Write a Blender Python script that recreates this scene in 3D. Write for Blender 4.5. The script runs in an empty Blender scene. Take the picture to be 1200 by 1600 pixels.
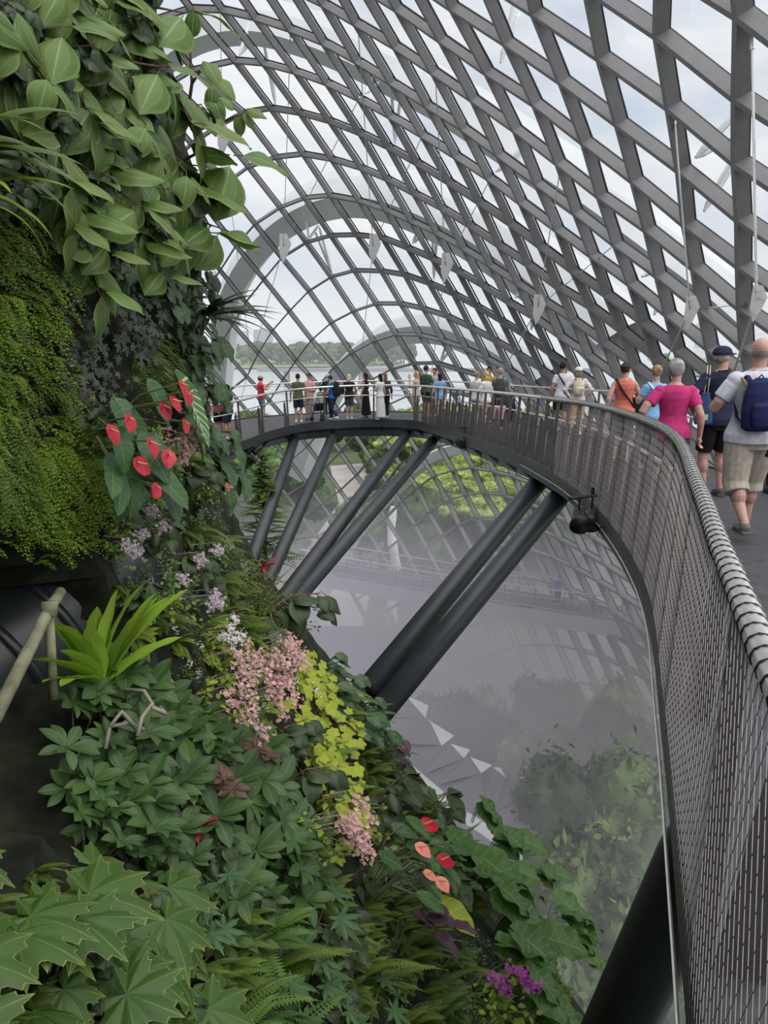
import bpy, math, random
import numpy as np
from mathutils import Vector, Matrix, Euler

# ------------------------------------------------------------------ camera, world, light
SC = bpy.context.scene
COL = SC.collection
PITCH = math.radians(12.9)
cam_d = bpy.data.cameras.new('camera'); cam = bpy.data.objects.new('camera', cam_d); COL.objects.link(cam)
cam_d.sensor_fit = 'HORIZONTAL'; cam_d.sensor_width = 36.0; cam_d.lens = 36.0
cam_d.clip_start = 0.05; cam_d.clip_end = 30000
cam.rotation_euler = (math.pi/2-PITCH, 0, 0)
SC.camera = cam
SC.view_settings.view_transform = 'Standard'; SC.view_settings.look = 'None'
SC.view_settings.gamma = 1.0; SC.view_settings.use_curve_mapping = False
SC.view_settings.exposure = 0.35
try:
    SC.cycles.max_bounces = 6; SC.cycles.diffuse_bounces = 3; SC.cycles.glossy_bounces = 2
    SC.cycles.transmission_bounces = 3; SC.cycles.transparent_max_bounces = 12; SC.cycles.volume_bounces = 1
    SC.cycles.use_denoising = True
    SC.cycles.volume_step_rate = 1.0; SC.cycles.volume_max_steps = 64
    SC.cycles.caustics_reflective = False; SC.cycles.caustics_refractive = False
except Exception: pass

def nt(m): return m.node_tree.nodes, m.node_tree.links
W = bpy.data.worlds.new('overcast_sky'); SC.world = W; W.use_nodes = True
n, l = nt(W); n.clear()
out = n.new('ShaderNodeOutputWorld'); bg = n.new('ShaderNodeBackground'); l.new(bg.outputs[0], out.inputs[0])
tc = n.new('ShaderNodeTexCoord'); mp = n.new('ShaderNodeMapping'); mp.inputs['Scale'].default_value = (1.5, 1.5, 5.0)
l.new(tc.outputs['Generated'], mp.inputs[0])
no = n.new('ShaderNodeTexNoise'); no.inputs['Scale'].default_value = 2.2; no.inputs['Detail'].default_value = 7; no.inputs['Roughness'].default_value = .55
l.new(mp.outputs[0], no.inputs[0])
cr = n.new('ShaderNodeValToRGB'); e = cr.color_ramp.elements
e[0].position = .33; e[0].color = (.50, .565, .68, 1); e[1].position = .66; e[1].color = (.84, .835, .85, 1)
l.new(no.outputs[0], cr.inputs[0]); l.new(cr.outputs[0], bg.inputs[0]); bg.inputs[1].default_value = .95
# overcast zenith glow: one very soft sun behind the cloud deck
sd = bpy.data.lights.new('soft_sun', 'SUN'); sd.energy = 1.9; sd.angle = math.radians(80); sd.color = (1, .97, .90)
sun = bpy.data.objects.new('soft_sun', sd); COL.objects.link(sun); sun.rotation_euler = (math.radians(18), math.radians(24), 0)

# ------------------------------------------------------------------ helpers
def ray(px, py):
    a = (px-600)/1200; b = (800-py)/1200
    return np.array([a, math.cos(PITCH)+b*math.sin(PITCH), -math.sin(PITCH)+b*math.cos(PITCH)])
def at(px, py, t): return ray(px, py)*t
def tps_fit(X, Y, lam=0.0):
    X = np.asarray(X, float); Y = np.asarray(Y, float); m = len(X)
    D = np.linalg.norm(X[:, None]-X[None], axis=2)
    K = np.where(D > 0, D*D*np.log(D+1e-12), 0)+lam*np.eye(m)
    Q = np.hstack([np.ones((m, 1)), X]); A = np.block([[K, Q], [Q.T, np.zeros((3, 3))]])
    return X, np.linalg.solve(A, np.vstack([Y, np.zeros((3, Y.shape[1]))]))
def tps(f, Z):
    X, Wt = f; Z = np.asarray(Z, float); D = np.linalg.norm(Z[:, None]-X[None], axis=2)
    K = np.where(D > 0, D*D*np.log(D+1e-12), 0)
    return np.hstack([K, np.ones((len(Z), 1)), Z])@Wt
def unit(v):
    v = np.asarray(v, float); L = np.linalg.norm(v); return v/L if L > 1e-9 else v

def mat(name, col, rough=.6, metal=0.0, var=0.0, scale=8.0, bump=0.0, spec=.5, col2=None, transl=0.0, coat=0.0):
    m = bpy.data.materials.new(name); m.use_nodes = True; n, l = nt(m); b = n['Principled BSDF']
    b.inputs['Roughness'].default_value = rough; b.inputs['Metallic'].default_value = metal
    b.inputs['Specular IOR Level'].default_value = spec
    c = (*col, 1) if len(col) == 3 else col
    b.inputs['Base Color'].default_value = c
    if var or bump or col2:
        t = n.new('ShaderNodeTexCoord'); q = n.new('ShaderNodeTexNoise'); q.inputs['Scale'].default_value = scale; q.inputs['Detail'].default_value = 4
        l.new(t.outputs['Object'], q.inputs[0])
        if var or col2:
            r = n.new('ShaderNodeValToRGB'); r.color_ramp.elements[0].position = .35; r.color_ramp.elements[1].position = .65
            lo = tuple(max(0, x*(1-var)) for x in c[:3]); hi = tuple(min(1, x*(1+var)) for x in (col2 or c[:3]))
            r.color_ramp.elements[0].color = (*lo, 1); r.color_ramp.elements[1].color = (*hi, 1)
            l.new(q.outputs[0], r.inputs[0]); l.new(r.outputs[0], b.inputs['Base Color'])
        if bump:
            bp = n.new('ShaderNodeBump'); bp.inputs['Strength'].default_value = bump; bp.inputs['Distance'].default_value = .02
            l.new(q.outputs[0], bp.inputs['Height']); l.new(bp.outputs[0], b.inputs['Normal'])
    return m

class MB:
    """collects faces; build() links them as one mesh object"""
    def __init__(s): s.v = []; s.f = []; s.m = []; s.uv = None
    def add(s, vs, fs, mi=0):
        o = len(s.v); s.v.extend([tuple(map(float, p)) for p in vs]); s.f.extend([tuple(i+o for i in f) for f in fs]); s.m.extend([mi]*len(fs)); return s
    def box(s, c, size, R=None, mi=0):
        c = np.asarray(c, float); h = np.asarray(size, float)/2
        P = np.array([[x, y, z] for x in (-1, 1) for y in (-1, 1) for z in (-1, 1)])*h
        if R is not None: P = P@np.asarray(R, float).T
        return s.add(P+c, [(0, 1, 3, 2), (4, 6, 7, 5), (0, 4, 5, 1), (2, 3, 7, 6), (0, 2, 6, 4), (1, 5, 7, 3)], mi)
    def beam(s, a, b, w, d, up, mi=0, e=0.0):
        a = np.asarray(a, float); b = np.asarray(b, float); t = unit(b-a); a = a-t*e; b = b+t*e
        sd_ = unit(np.cross(t, up)); u = unit(np.cross(sd_, t))
        P = [p+sd_*w/2*i+u*d/2*j for p in (a, b) for i, j in ((-1, -1), (1, -1), (1, 1), (-1, 1))]
        return s.add(P, [(0, 1, 2, 3), (7, 6, 5, 4), (0, 4, 5, 1), (1, 5, 6, 2), (2, 6, 7, 3), (3, 7, 4, 0)], mi)
    def tube(s, pts, r, k=6, mi=0, cap=True, sq=None, upv=None):
        """sweep; r scalar or list; sq=(a,b) makes the section elliptic"""
        pts = [np.asarray(p, float) for p in pts]; n_ = len(pts)
        rs = [r]*n_ if not hasattr(r, '__len__') else list(r)
        vs = []; u = None
        for i, p in enumerate(pts):
            t = unit(pts[min(i+1, n_-1)]-pts[max(i-1, 0)])
            if u is None:
                ref = np.array([0, 0, 1.]) if abs(t[2]) < .9 else np.array([0, 1., 0])
                if upv is not None: ref = np.asarray(upv, float)
                u = unit(ref-t*np.dot(ref, t))
            else: u = unit(u-t*np.dot(u, t))
            w = np.cross(t, u)
            ra = rs[i]; A, B = (ra, ra) if not hasattr(ra, '__len__') else ra
            for j in range(k):
                a = 2*math.pi*j/k; vs.append(p+u*math.cos(a)*A+w*math.sin(a)*B)
        fs = []
        for i in range(n_-1):
            for j in range(k):
                a = i*k+j; b = i*k+(j+1) % k; fs.append((a, b, b+k, a+k))
        if cap: fs.append(tuple(range(k-1, -1, -1))); fs.append(tuple((n_-1)*k+j for j in range(k)))
        return s.add(vs, fs, mi)
    def sphere(s, c, r, mi=0, seg=10, rings=7):
        r = np.asarray(r, float)*np.ones(3); c = np.asarray(c, float); vs = [c+r*[0, 0, 1]]
        for i in range(1, rings):
            p = math.pi*i/rings
            for j in range(seg):
                a = 2*math.pi*j/seg; vs.append(c+r*[math.sin(p)*math.cos(a), math.sin(p)*math.sin(a), math.cos(p)])
        vs.append(c-r*[0, 0, 1]); fs = []
        for j in range(seg):
            fs.append((0, 1+j, 1+(j+1) % seg)); L = 1+(rings-2)*seg; fs.append((L+j, len(vs)-1, L+(j+1) % seg))
        for i in range(rings-2):
            for j in range(seg):
                a = 1+i*seg+j; b = 1+i*seg+(j+1) % seg; fs.append((a, a+seg, b+seg, b))
        return s.add(vs, fs, mi)
    def sweep(s, pts, prof, outs, mi=0, close=True, ups=None):
        """profile (u along outs[i], v up) swept along pts"""
        k = len(prof); vs = []
        for i, p in enumerate(pts):
            o = outs[i]; up = np.array([0, 0, 1.]) if ups is None else ups[i]
            for u, v in prof: vs.append(np.asarray(p)+o*u+up*v)
        fs = []
        for i in range(len(pts)-1):
            for j in range(k if close else k-1):
                a = i*k+j; b = i*k+(j+1) % k; fs.append((a, b, b+k, a+k))
        if close: fs.append(tuple(range(k-1, -1, -1))); fs.append(tuple((len(pts)-1)*k+j for j in range(k)))
        return s.add(vs, fs, mi)
    def build(s, name, mats, parent=None, smooth=False, loc=None):
        me = bpy.data.meshes.new(name)
        V = np.array(s.v, dtype=float).reshape(-1, 3)
        if loc is not None: V = V-np.asarray(loc, float)
        me.from_pydata(V.tolist(), [], s.f)
        ms = mats if isinstance(mats, (list, tuple)) else [mats]
        for m in ms: me.materials.append(m)
        if len(ms) > 1: me.polygons.foreach_set('material_index', s.m)
        if smooth: me.polygons.foreach_set('use_smooth', [True]*len(me.polygons))
        o = bpy.data.objects.new(name, me); COL.objects.link(o)
        if loc is not None: o.location = loc
        if parent is not None: o.parent = parent
        return o
def tag(o, label=None, cat=None, group=None, kind=None):
    if label: o['label'] = label
    if cat: o['category'] = cat
    if group: o['group'] = group
    if kind: o['kind'] = kind
    return o
def empty(name, loc, label=None, cat=None, group=None, rz=0, scale=1.0):
    o = bpy.data.objects.new(name, None); COL.objects.link(o); o.location = tuple(map(float, loc)); o.rotation_euler = (0, 0, rz)
    o.scale = (scale,)*3; o.empty_display_size = .1
    return tag(o, label, cat, group)
KIDS = {}
def copy_thing(root):
    c = root.copy(); COL.objects.link(c)
    for ch in [x for x in root.children]:
        d = ch.copy(); COL.objects.link(d); d.parent = c
        for g in ch.children:
            h = g.copy(); COL.objects.link(h); h.parent = d
    return c

M = {}
M['steel_a'] = mat('grey_painted_steel', (.185, .175, .18), .45, 0, .06, 3)
M['steel_w'] = mat('white_painted_steel', (.80, .81, .83), .5, 0, .05, .3)
M['dark'] = mat('charcoal_painted_steel', (.035, .040, .045), .4, 0, .15, 2)
M['deck'] = mat('dark_composite_deck', (.060, .056, .064), .55, 0, .25, 14, .15)
M['inox'] = mat('brushed_stainless', (.78, .76, .73), .34, .85, .08, 20)
M['wire'] = mat('stainless_wire', (.42, .385, .38), .5, .4)
M['wiredark'] = mat('dark_lacing_wire', (.10, .10, .10), .45, .6)
M['fin'] = mat('bronze_grey_plate', (.11, .10, .10), .42, .4, .1, 5)
M['black'] = mat('black_plastic', (.012, .012, .013), .5)
M['soil'] = mat('dark_planting_felt', (.018, .022, .012), .95, 0, .6, 6, .8, .2)
M['cave'] = mat('dark_brown_sheet', (.012, .009, .008), .8, 0, .3, 4, .4)

def glass_mat():
    m = bpy.data.materials.new('dome_glass'); m.use_nodes = True; n, l = nt(m); n.clear()
    o = n.new('ShaderNodeOutputMaterial'); mx = n.new('ShaderNodeMixShader'); t = n.new('ShaderNodeBsdfTransparent'); g = n.new('ShaderNodeBsdfGlossy')
    lw = n.new('ShaderNodeLayerWeight'); pw = n.new('ShaderNodeMath'); pw.operation = 'POWER'; pw.inputs[1].default_value = 4.0; l.new(lw.outputs['Facing'], pw.inputs[0])
    f = n.new('ShaderNodeMath'); f.operation = 'MULTIPLY_ADD'; f.inputs[1].default_value = .45; f.inputs[2].default_value = .035; l.new(pw.outputs[0], f.inputs[0]); t.inputs[0].default_value = (.95, .970, .968, 1)
    g.inputs['Roughness'].default_value = .03; g.inputs['Color'].default_value = (.8, .85, .85, 1)
    l.new(f.outputs[0], mx.inputs[0]); l.new(t.outputs[0], mx.inputs[1]); l.new(g.outputs[0], mx.inputs[2]); l.new(mx.outputs[0], o.inputs[0]); return m
M['glass'] = glass_mat()

# ------------------------------------------------------------------ glasshouse shell (lattice of crossing steel ribs)
EC = np.array([-15., 10., -20.]); ER = np.array([30., 60., 42.])
def shell_hit(px, py, k=1.0):
    d = ray(px, py)/(ER*k); o = -EC/(ER*k)
    a = d@d; b = 2*(o@d); c = o@o-1
    t = (-b+math.sqrt(max(0, b*b-4*a*c)))/(2*a)
    return ray(px, py)*t
def shell_n(p): return unit((np.asarray(p)-EC)/ER**2)
ROWS = {  # row j of the lattice: first column index, then the crossings
 -6: (15, [(1175, 12)]), -5: (14, [(1044, 45), (1170, 144)]), -4: (12, [(846, 12), (951, 82), (1062, 159), (1168, 246)]),
 -3: (10, [(715, 5), (801, 60), (889, 120), (979, 186), (1077, 258), (1172, 335)]),
 -2: (8, [(627, 7), (697, 56), (770, 107), (846, 156), (924, 216), (1003, 276), (1085, 344), (1172, 409)]),
 -1: (5, [(510, 0), (561, 30), (624, 67), (684, 107), (747, 150), (814, 197), (882, 249), (948, 301), (1023, 353), (1099, 413), (1173, 476)]),
 0: (0, [(300, 8), (350, 10), (402, 22), (457, 40), (510, 61), (562, 90), (617, 124), (674, 160), (731, 196), (787, 237), (848, 282), (909, 327), (973, 377), (1040, 425), (1109, 479), (1176, 535)]),
 1: (-1, [(302, 105), (370, 90), (415, 94), (465, 107), (515, 125), (566, 150), (615, 177), (666, 207), (719, 240), (771, 274), (822, 312), (880, 355), (935, 395), (996, 439), (1055, 487), (1121, 540)]),
 2: (-2, [(340, 195), (382, 172), (426, 165), (472, 172), (519, 185), (567, 204), (612, 226), (657, 251), (707, 281), (755, 312), (805, 346), (852, 381), (904, 420), (957, 457), (1015, 500), (1069, 543)]),
 3: (-3, [(352, 285), (390, 257), (434, 242), (477, 237), (522, 245), (569, 259), (609, 276), (652, 299), (696, 322), (740, 349), (786, 380), (832, 410), (879, 445), (931, 476), (981, 513), (1033, 555)]),
 4: (-5, [(345, 420), (370, 381), (400, 347), (440, 321), (479, 306), (520, 302), (565, 310), (607, 324), (647, 342), (687, 360), (730, 385), (772, 411), (816, 440), (857, 467), (903, 497), (952, 532), (1000, 567)]),
 5: (-6, [(365, 505), (385, 470), (414, 434), (442, 400), (481, 376), (520, 365), (561, 364), (602, 369), (642, 385), (680, 401), (721, 421), (761, 444), (800, 469), (839, 492), (882, 522), (927, 553)]),
 6: (-7, [(387, 587), (405, 550), (427, 515), (454, 484), (485, 452), (520, 430), (557, 420), (600, 421), (637, 427), (675, 440), (714, 457), (750, 476), (789, 499), (826, 521), (866, 550)]),
 7: (-6, [(444, 591), (464, 562), (489, 529), (520, 502), (555, 484), (591, 472), (630, 472), (666, 480), (704, 492), (741, 510), (779, 530), (815, 551), (851, 574)]),
 8: (-4, [(525, 571), (552, 550), (587, 531), (622, 520), (660, 521), (696, 530), (732, 542), (765, 557), (802, 577)]),
 9: (-2, [(615, 575), (650, 566), (686, 565), (722, 576), (760, 587)]),
 12: (-5, [(607, 752), (628, 724)]), 13: (-5, [(629, 784), (655, 761), (681, 743), (711, 734), (742, 729), (776, 735), (807, 743)]),
 14: (-5, [(652, 820), (673, 799), (703, 782), (731, 772), (759, 768), (793, 773), (824, 782)]), 15: (-2, [(749, 806), (783, 807)])}
IJ = []; PX = []
for j, (i0, r_) in ROWS.items():
    for k_, p_ in enumerate(r_): IJ.append((i0+k_, j)); PX.append(p_)
KNOWN = dict(zip(IJ, PX))
LAT = tps_fit(IJ, PX, .02)
I0, I1, J0, J1 = -9, 17, -8, 25
def build_shell():
    G = [(i, j) for i in range(I0, I1+1) for j in range(J0, J1+1)]
    P = tps(LAT, G); nodes = {}
    for g, p in zip(G, P):
        if -260 < p[0] < 1500 and -420 < p[1] < 1250: nodes[g] = shell_hit(float(p[0]), float(p[1]))
    lat = MB(); gl = MB()
    for (i, j), p in nodes.items():
        nn = shell_n(p)
        far = min(1, max(0, (p[1]-16)/26)); dp = .42-.14*far
        for di, dj, w in ((1, 0, .15-.05*far), (0, 1, .16-.05*far)):
            q = nodes.get((i+di, j+dj))
            if q is None or np.linalg.norm(q-p) > 9: continue
            lat.beam(p-nn*.22, q-shell_n(q)*.22, w, dp, nn, 0, .02)
            lat.beam(p+nn*.03, q+shell_n(q)*.03, .06, .05, nn, 1)
        a, b, c, d = (nodes.get(k) for k in ((i, j), (i+1, j), (i+1, j+1), (i, j+1)))
        if all(v is not None for v in (a, b, c, d)):
            if max(np.linalg.norm(a-c), np.linalg.norm(b-d)) < 13:
                gl.add([v+shell_n(v)*.06 for v in (a, b, c, d)], [(0, 1, 2, 3)])
        lat.box(p-nn*.2, (.14, .14, .14))
    o = lat.build('wall_glasshouse', [M['steel_a'], M['black']]); tag(o, kind='structure')
    g = gl.build('window_1', M['glass']); tag(g, kind='structure')
    return nodes
NODES = build_shell()

# outer white arches standing over the shell
def smooth_path(pts, m=6):
    pts = [np.asarray(p, float) for p in pts]; r = []
    P = [2*pts[0]-pts[1]]+pts+[2*pts[-1]-pts[-2]]
    for i in range(1, len(P)-2):
        for k in range(m):
            t = k/m; a, b, c, d = P[i-1:i+3]
            r.append(.5*((2*b)+(c-a)*t+(2*a-5*b+4*c-d)*t*t+(-a+3*b-3*c+d)*t**3))
    r.append(pts[-1]); return r
def arch(px, w, d, label, k=1.055):
    P = smooth_path([shell_hit(x, y, k) for x, y in px], 5)
    mb = MB(); k_ = 4; vs = []
    for i, p in enumerate(P):
        t = unit(P[min(i+1, len(P)-1)]-P[max(i-1, 0)]); nn = shell_n(p); nn = unit(nn-t*(nn@t)); s_ = np.cross(t, nn)
        for a, b in ((-w*.35, -d/2), (w*.35, -d/2), (w/2, d*.1), (w*.5, d/2), (-w*.5, d/2), (-w/2, d*.1)): vs.append(p+s_*a+nn*b)
    fs = []
    for i in range(len(P)-1):
        for j in range(6): a = i*6+j; b = i*6+(j+1) % 6; fs.append((a, b, b+6, a+6))
    mb.add(vs, fs); o = mb.build('steel_arch', M['steel_w'], loc=P[len(P)//2]); return tag(o, label, 'arch')
arch([(200, 170), (240, 110), (290, 65), (345, 42), (410, 38), (480, 55), (550, 82), (620, 116), (700, 158), (780, 208), (860, 262), (950, 322), (1050, 395), (1150, 470), (1250, 560)], 1.3, 1.9, 'white steel arch over the glass at the very top, highest of the arches outside')
arch([(340, 640), (345, 560), (356, 480), (378, 425), (415, 375), (455, 340), (505, 314), (560, 303), (620, 310), (690, 336), (760, 372), (830, 418), (900, 472), (970, 540)], 2.1, 2.7, 'large pale steel arch outside the glass rising above the lake shore')
arch([(470, 740), (495, 660), (525, 598), (562, 555), (605, 527), (655, 513), (705, 514), (755, 532), (805, 560), (860, 600)], 1.8, 2.2, 'pale steel arch outside the glass just above the people on the far walkway')
arch([(485, 985), (505, 925), (535, 868), (572, 812), (615, 766), (650, 732), (697, 706), (745, 697), (800, 704), (850, 728), (900, 768), (960, 830), (1020, 900)], 1.0, 1.1, 'white steel arch outside the glass below the walkway, around the tree canopies')
def strut_pair(a, bs):
    p = shell_hit(*a)
    mb = MB()
    for b in bs:
        q = shell_hit(b[0], b[1], 1.05); mb.tube([p, p*.85+q*.15, q*.9+p*.1, q], [.04, .09, .09, .04], 6)
    return tag(mb.build('arch_strut', M['steel_w'], loc=p), None, 'strut')
SP = [((374, 86), [(392, 30), (392, 66)]), ((430, 163), [(412, 66), (424, 98)]), ((482, 374), [(478, 322), (498, 352)]), ((519, 428), [(491, 358), (499, 355)]),
      ((570, 146), [(606, 120), (590, 105)]), ((617, 223), [(611, 130), (626, 150)]), ((782, 98), [(806, -6), (812, 20)]), ((775, 268), [(825, 222), (812, 245)]), ((1087, 246), [(1166, 160), (1162, 205)]),
      ((1100, 330), [(1150, 240), (1165, 225)]), ((645, 380), [(655, 355), (672, 360)]), ((678, 436), [(676, 365), (683, 362)]), ((1003, 432), [(1060, 395), (1050, 408)]), ((1022, 492), [(1058, 405), (1066, 410)]),
      ((688, 566), [(700, 530), (706, 545)]), ((805, 465), [(835, 430), (842, 440)]), ((830, 515), [(835, 480), (842, 470)])]
names = ['at the top left', 'under the top arch', 'touching the large arch at its inner edge', 'under the crown of the large arch', 'beside the top arch, upper middle', 'upper middle below the top arch', 'near the top edge, right of centre', 'right of centre below the top arch', 'upper right behind the hanging rod', 'upper right below its twin', 'under the large arch, centre', 'long one under the large arch, centre', 'right side above the pink shirt', 'right side, lower one above the pink shirt', 'under the low arch above the people', 'right of centre, high beside the plate', 'right of centre, low beside the plate']
for (a, bs), nm in zip(SP, names): o = strut_pair(a, bs); o['label'] = 'slim pale V-shaped steel strut outside the glass, '+nm

# tension rods and their star plates inside the shell
def rod(pts, r=.022):
    mb = MB()
    for (a, b) in zip(pts[:-1], pts[1:]):
        a = np.array(a); b = np.array(b); u = (b-a); L = np.linalg.norm(u); u = u/L
        mb.tube([a, a+u*.35, a+u*.36, b-u*.36, b-u*.35, b], [r*1.8, r*1.8, r, r, r*1.8, r*1.8], 6)
    return mb
def hang(px, label, plates=(), kin=.965, r=.022):
    P = [shell_hit(x, y, kin if 0 < i < len(px)-1 else .995) for i, (x, y) in enumerate(px)]
    o = empty('tension_rod', P[0], label, 'rod')
    rod(P, r).build('cable', M['inox'], o, loc=None).location = -Vector(P[0])
    for i in plates:
        p = P[i]; mb = MB(); v = unit(p); s_ = unit(np.cross(v, (0, 0, 1))); u = np.cross(s_, v); sz = .011*np.linalg.norm(p)+.06
        out_ = [(-.45, 1.2), (.45, 1.2), (1., .25), (.35, -1.0), (-.15, -1.7), (-.55, -.6)]
        f_ = [p+s_*a*sz*.8+u*b*sz-v*.03 for a, b in out_]; b_ = [q+v*.06 for q in f_]
        mb.add(f_+b_, [tuple(range(6)), tuple(range(11, 5, -1))]+[(k, k+6, (k+1) % 6+6, (k+1) % 6) for k in range(6)])
        for a, b in ((0, .9), (.6, .3), (0, -.9)): mb.tube([p+s_*a*sz*.7+u*b*sz-v*.08, p+s_*a*sz*.7+u*b*sz+v*.08], sz*.22, 8)
        mb.build('star_plate', M['inox'], o).location = -Vector(P[0])
    return o
hang([(1175, 50), (1182, 470), (1128, 640)], 'thick hanging steel rod with a star plate at the far upper right', [1], .93, .03)
hang([(1175, 474), (1079, 484)], 'short steel rod running from the big star plate to its left neighbour', [], .93)
hang([(1053, 172), (1078, 484), (1005, 640)], 'hanging steel rod with a star plate above the pink shirted person', [1], .95)
hang([(877, 255), (840, 480), (776, 600)], 'slanting steel rod with a star plate, right of centre', [1], .96)
hang([(966, 378), (845, 476)], 'diagonal steel rod rising to the right from the centre right plate')
hang([(680, 112), (696, 415), (672, 600)], 'hanging steel rod with a star plate above the centre of the walkway', [1])
hang([(766, 280), (697, 412)], 'diagonal steel rod rising to the right from the centre plate')
hang([(559, 38), (583, 385), (560, 600)], 'hanging steel rod with a star plate left of centre', [1])
hang([(660, 212), (584, 382)], 'diagonal steel rod rising to the right from the plate left of centre')
hang([(454, 47), (443, 385), (372, 640)], 'hanging steel rod with a star plate on the left below the top arch', [1])
hang([(562, 152), (444, 383)], 'diagonal steel rod rising to the right from the left plate')
hang([(344, -10), (347, 215), (388, 530)], 'thin hanging steel rod beside the foliage at upper left', [1], .97, .02)
hang([(283, -20), (300, 60)], 'thin steel rod at the top left over the leafy climber', [], .97, .02)

# ------------------------------------------------------------------ walkway
EDGE = [(.05, -1.6, -1.8), (.38, 0, -1.8), (.73, 1.25, -1.8), (1.04, 2.25, -1.8), (1.44, 3.55, -1.8), (1.95, 5.35, -1.8), (2.34, 7.6, -1.88), (2.56, 9.9, -1.98), (2.62, 12.2, -2.1), (2.45, 15.9, -2.28), (1.85, 20.6, -2.5), (1.35, 23.4, -2.62), (.75, 25.0, -2.68), (-.7, 25.6, -2.72), (-2.4, 25.2, -2.78), (-3.4, 23.4, -2.82), (-4.1, 20.9, -2.88), (-5.3, 18.6, -2.9), (-6.9, 16.6, -2.9)]
PATH = smooth_path(EDGE, 8)
S_ = np.concatenate([[0], np.cumsum([np.linalg.norm(b-a) for a, b in zip(PATH[:-1], PATH[1:])])]); STOT = S_[-1]
PA = np.array(PATH)
def at_s(s): return np.array([np.interp(s, S_, PA[:, k]) for k in range(3)])
def out_s(s):
    t = at_s(min(s+.4, STOT))-at_s(max(s-.4, 0)); return unit(np.array([t[1], -t[0], 0]))
def off(s, u, z=0.0): return at_s(s)+out_s(s)*u+np.array([0, 0, z])
def deck_z(x, y):
    d = np.hypot(PA[:, 0]-x, PA[:, 1]-y); return PA[int(np.argmin(d)), 2]
def deck_hit(px, py):
    r = ray(px, py); t = -1.8/r[2]
    for _ in range(12): p = r*t; t = deck_z(p[0], p[1])/r[2]
    return r*t
WID = 2.75
ss = np.linspace(0, STOT, 120); pts = [at_s(s) for s in ss]; outs = [out_s(s) for s in ss]
def widths(s): return WID
o = MB().sweep(pts, [(.03, 0), (WID, 0), (WID, -.07), (.03, -.07)], outs).build('floor', M['deck']); tag(o, kind='structure')
wk = empty('walkway_girder', at_s(8)+[0, 0, -.4], 'dark steel girder carrying the curved walkway with its edge channel', 'girder')
def wbuild(mb, name, m, smooth=False):
    o = mb.build(name, m, wk, smooth); o.location = -Vector(wk.location); return o
wbuild(MB().sweep(pts, [(-.02, .03), (.03, .03), (.03, -.02), (.10, -.075), (.10, -.2), (.16, -.24), (-.02, -.24)], outs), 'edge_channel', M['dark'])
wbuild(MB().sweep(pts, [(WID+.02, .03), (WID-.03, .03), (WID-.03, -.24), (WID+.02, -.24)], outs), 'edge_channel', M['dark'])
wbuild(MB().sweep(pts, [(.18, -.075), (WID-.2, -.075), (WID*.66, -.42), (WID*.36, -.60), (.5, -.60), (.24, -.36)], outs), 'box_girder', M['dark'])
for s in np.arange(1.2, STOT-1, 1.5):
    mb = MB(); o_ = out_s(s); t_ = unit(np.cross(o_, (0, 0, 1)))
    a = [off(s, .0, -.1), off(s, .3, -.1), off(s, .3, -.5), off(s, .0, -.24)]; k = t_*.012
    mb.add([p-k for p in a]+[p+k for p in a], [(0, 1, 2, 3), (7, 6, 5, 4), (0, 4, 5, 1), (1, 5, 6, 2), (2, 6, 7, 3), (3, 7, 4, 0)])
    wbuild(mb, 'outrigger', M['dark'])

# balustrades
def tu(s): return .005+.065*min(1, max(0, (s-4.2)/3.5))
def balustrade(u, sgn, name, label, s0, s1, step):
    root = empty(name, off(s0, u), label, 'railing'); lo = -Vector(root.location)
    def pb(mb, nm, m, smooth=False): o = mb.build(nm, m, root, smooth); o.location = lo; return o
    q = np.arange(s0, s1, .15)
    top = [off(s, u+(tu(s) if sgn > 0 else .02), 1.13) for s in q]
    pb(MB().tube(top, .034 if sgn > 0 else .025, 12), 'handrail', M['inox'], True)
    low = [off(s, u+.17*sgn, .80) for s in q]
    pb(MB().tube(low, .019, 8), 'lower_rail', M['inox'], True)
    sl = []; s = s0+.3
    while s < s1-.1: sl.append(s); s += step if (at_s(s)[0] > 1.0 and s < 30) else 1.6
    for s in sl:
        t_ = unit(np.cross(out_s(s), (0, 0, 1))); mb = MB()
        mb.beam(off(s, u, -.1), off(s, u+(tu(s) if sgn > 0 else .02), 1.1), .026, .05, out_s(s)); pb(mb, 'post', M['fin'])
        mb = MB(); a = [off(s, u+.03*sgn, .0), off(s, u+.17*sgn, .0), off(s, u+.19*sgn, .70), off(s, u+.155*sgn, .79), off(s, u+.12*sgn, .74)]; k = t_*.009
        mb.add([p-k for p in a]+[p+k for p in a], [(0, 1, 2, 3, 4), (9, 8, 7, 6, 5)]+[(i, i+5, (i+1) % 5+5, (i+1) % 5) for i in range(5)])
        pb(mb, 'fin', M['fin'])
    return root, pb
inner, ipb = balustrade(.0, 1, 'inner_balustrade', 'curved stainless balustrade with cable net on the open inner edge of the walkway', .1, STOT-.3, .72)
outer, opb = balustrade(WID, -1, 'outer_balustrade', 'stainless balustrade on the outer edge of the walkway next to the glass', 3.2, STOT-.3, 1.45)
# lacing wire wound round the inner handrail
s0, s1 = .6, 15.0
pitch = .07; k = 10; nq = int((s1-s0)/pitch*k); hel = []
for i in range(nq+1):
    s = s0+(s1-s0)*i/nq; a = 2*math.pi*i/k; o_ = out_s(s); hel.append(off(s, tu(s), 1.13)+o_*math.cos(a)*.0355+np.array([0, 0, math.sin(a)*.0355]))
ipb(MB().tube(hel, .0026, 4), 'lacing_wire', M['wiredark'])
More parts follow.
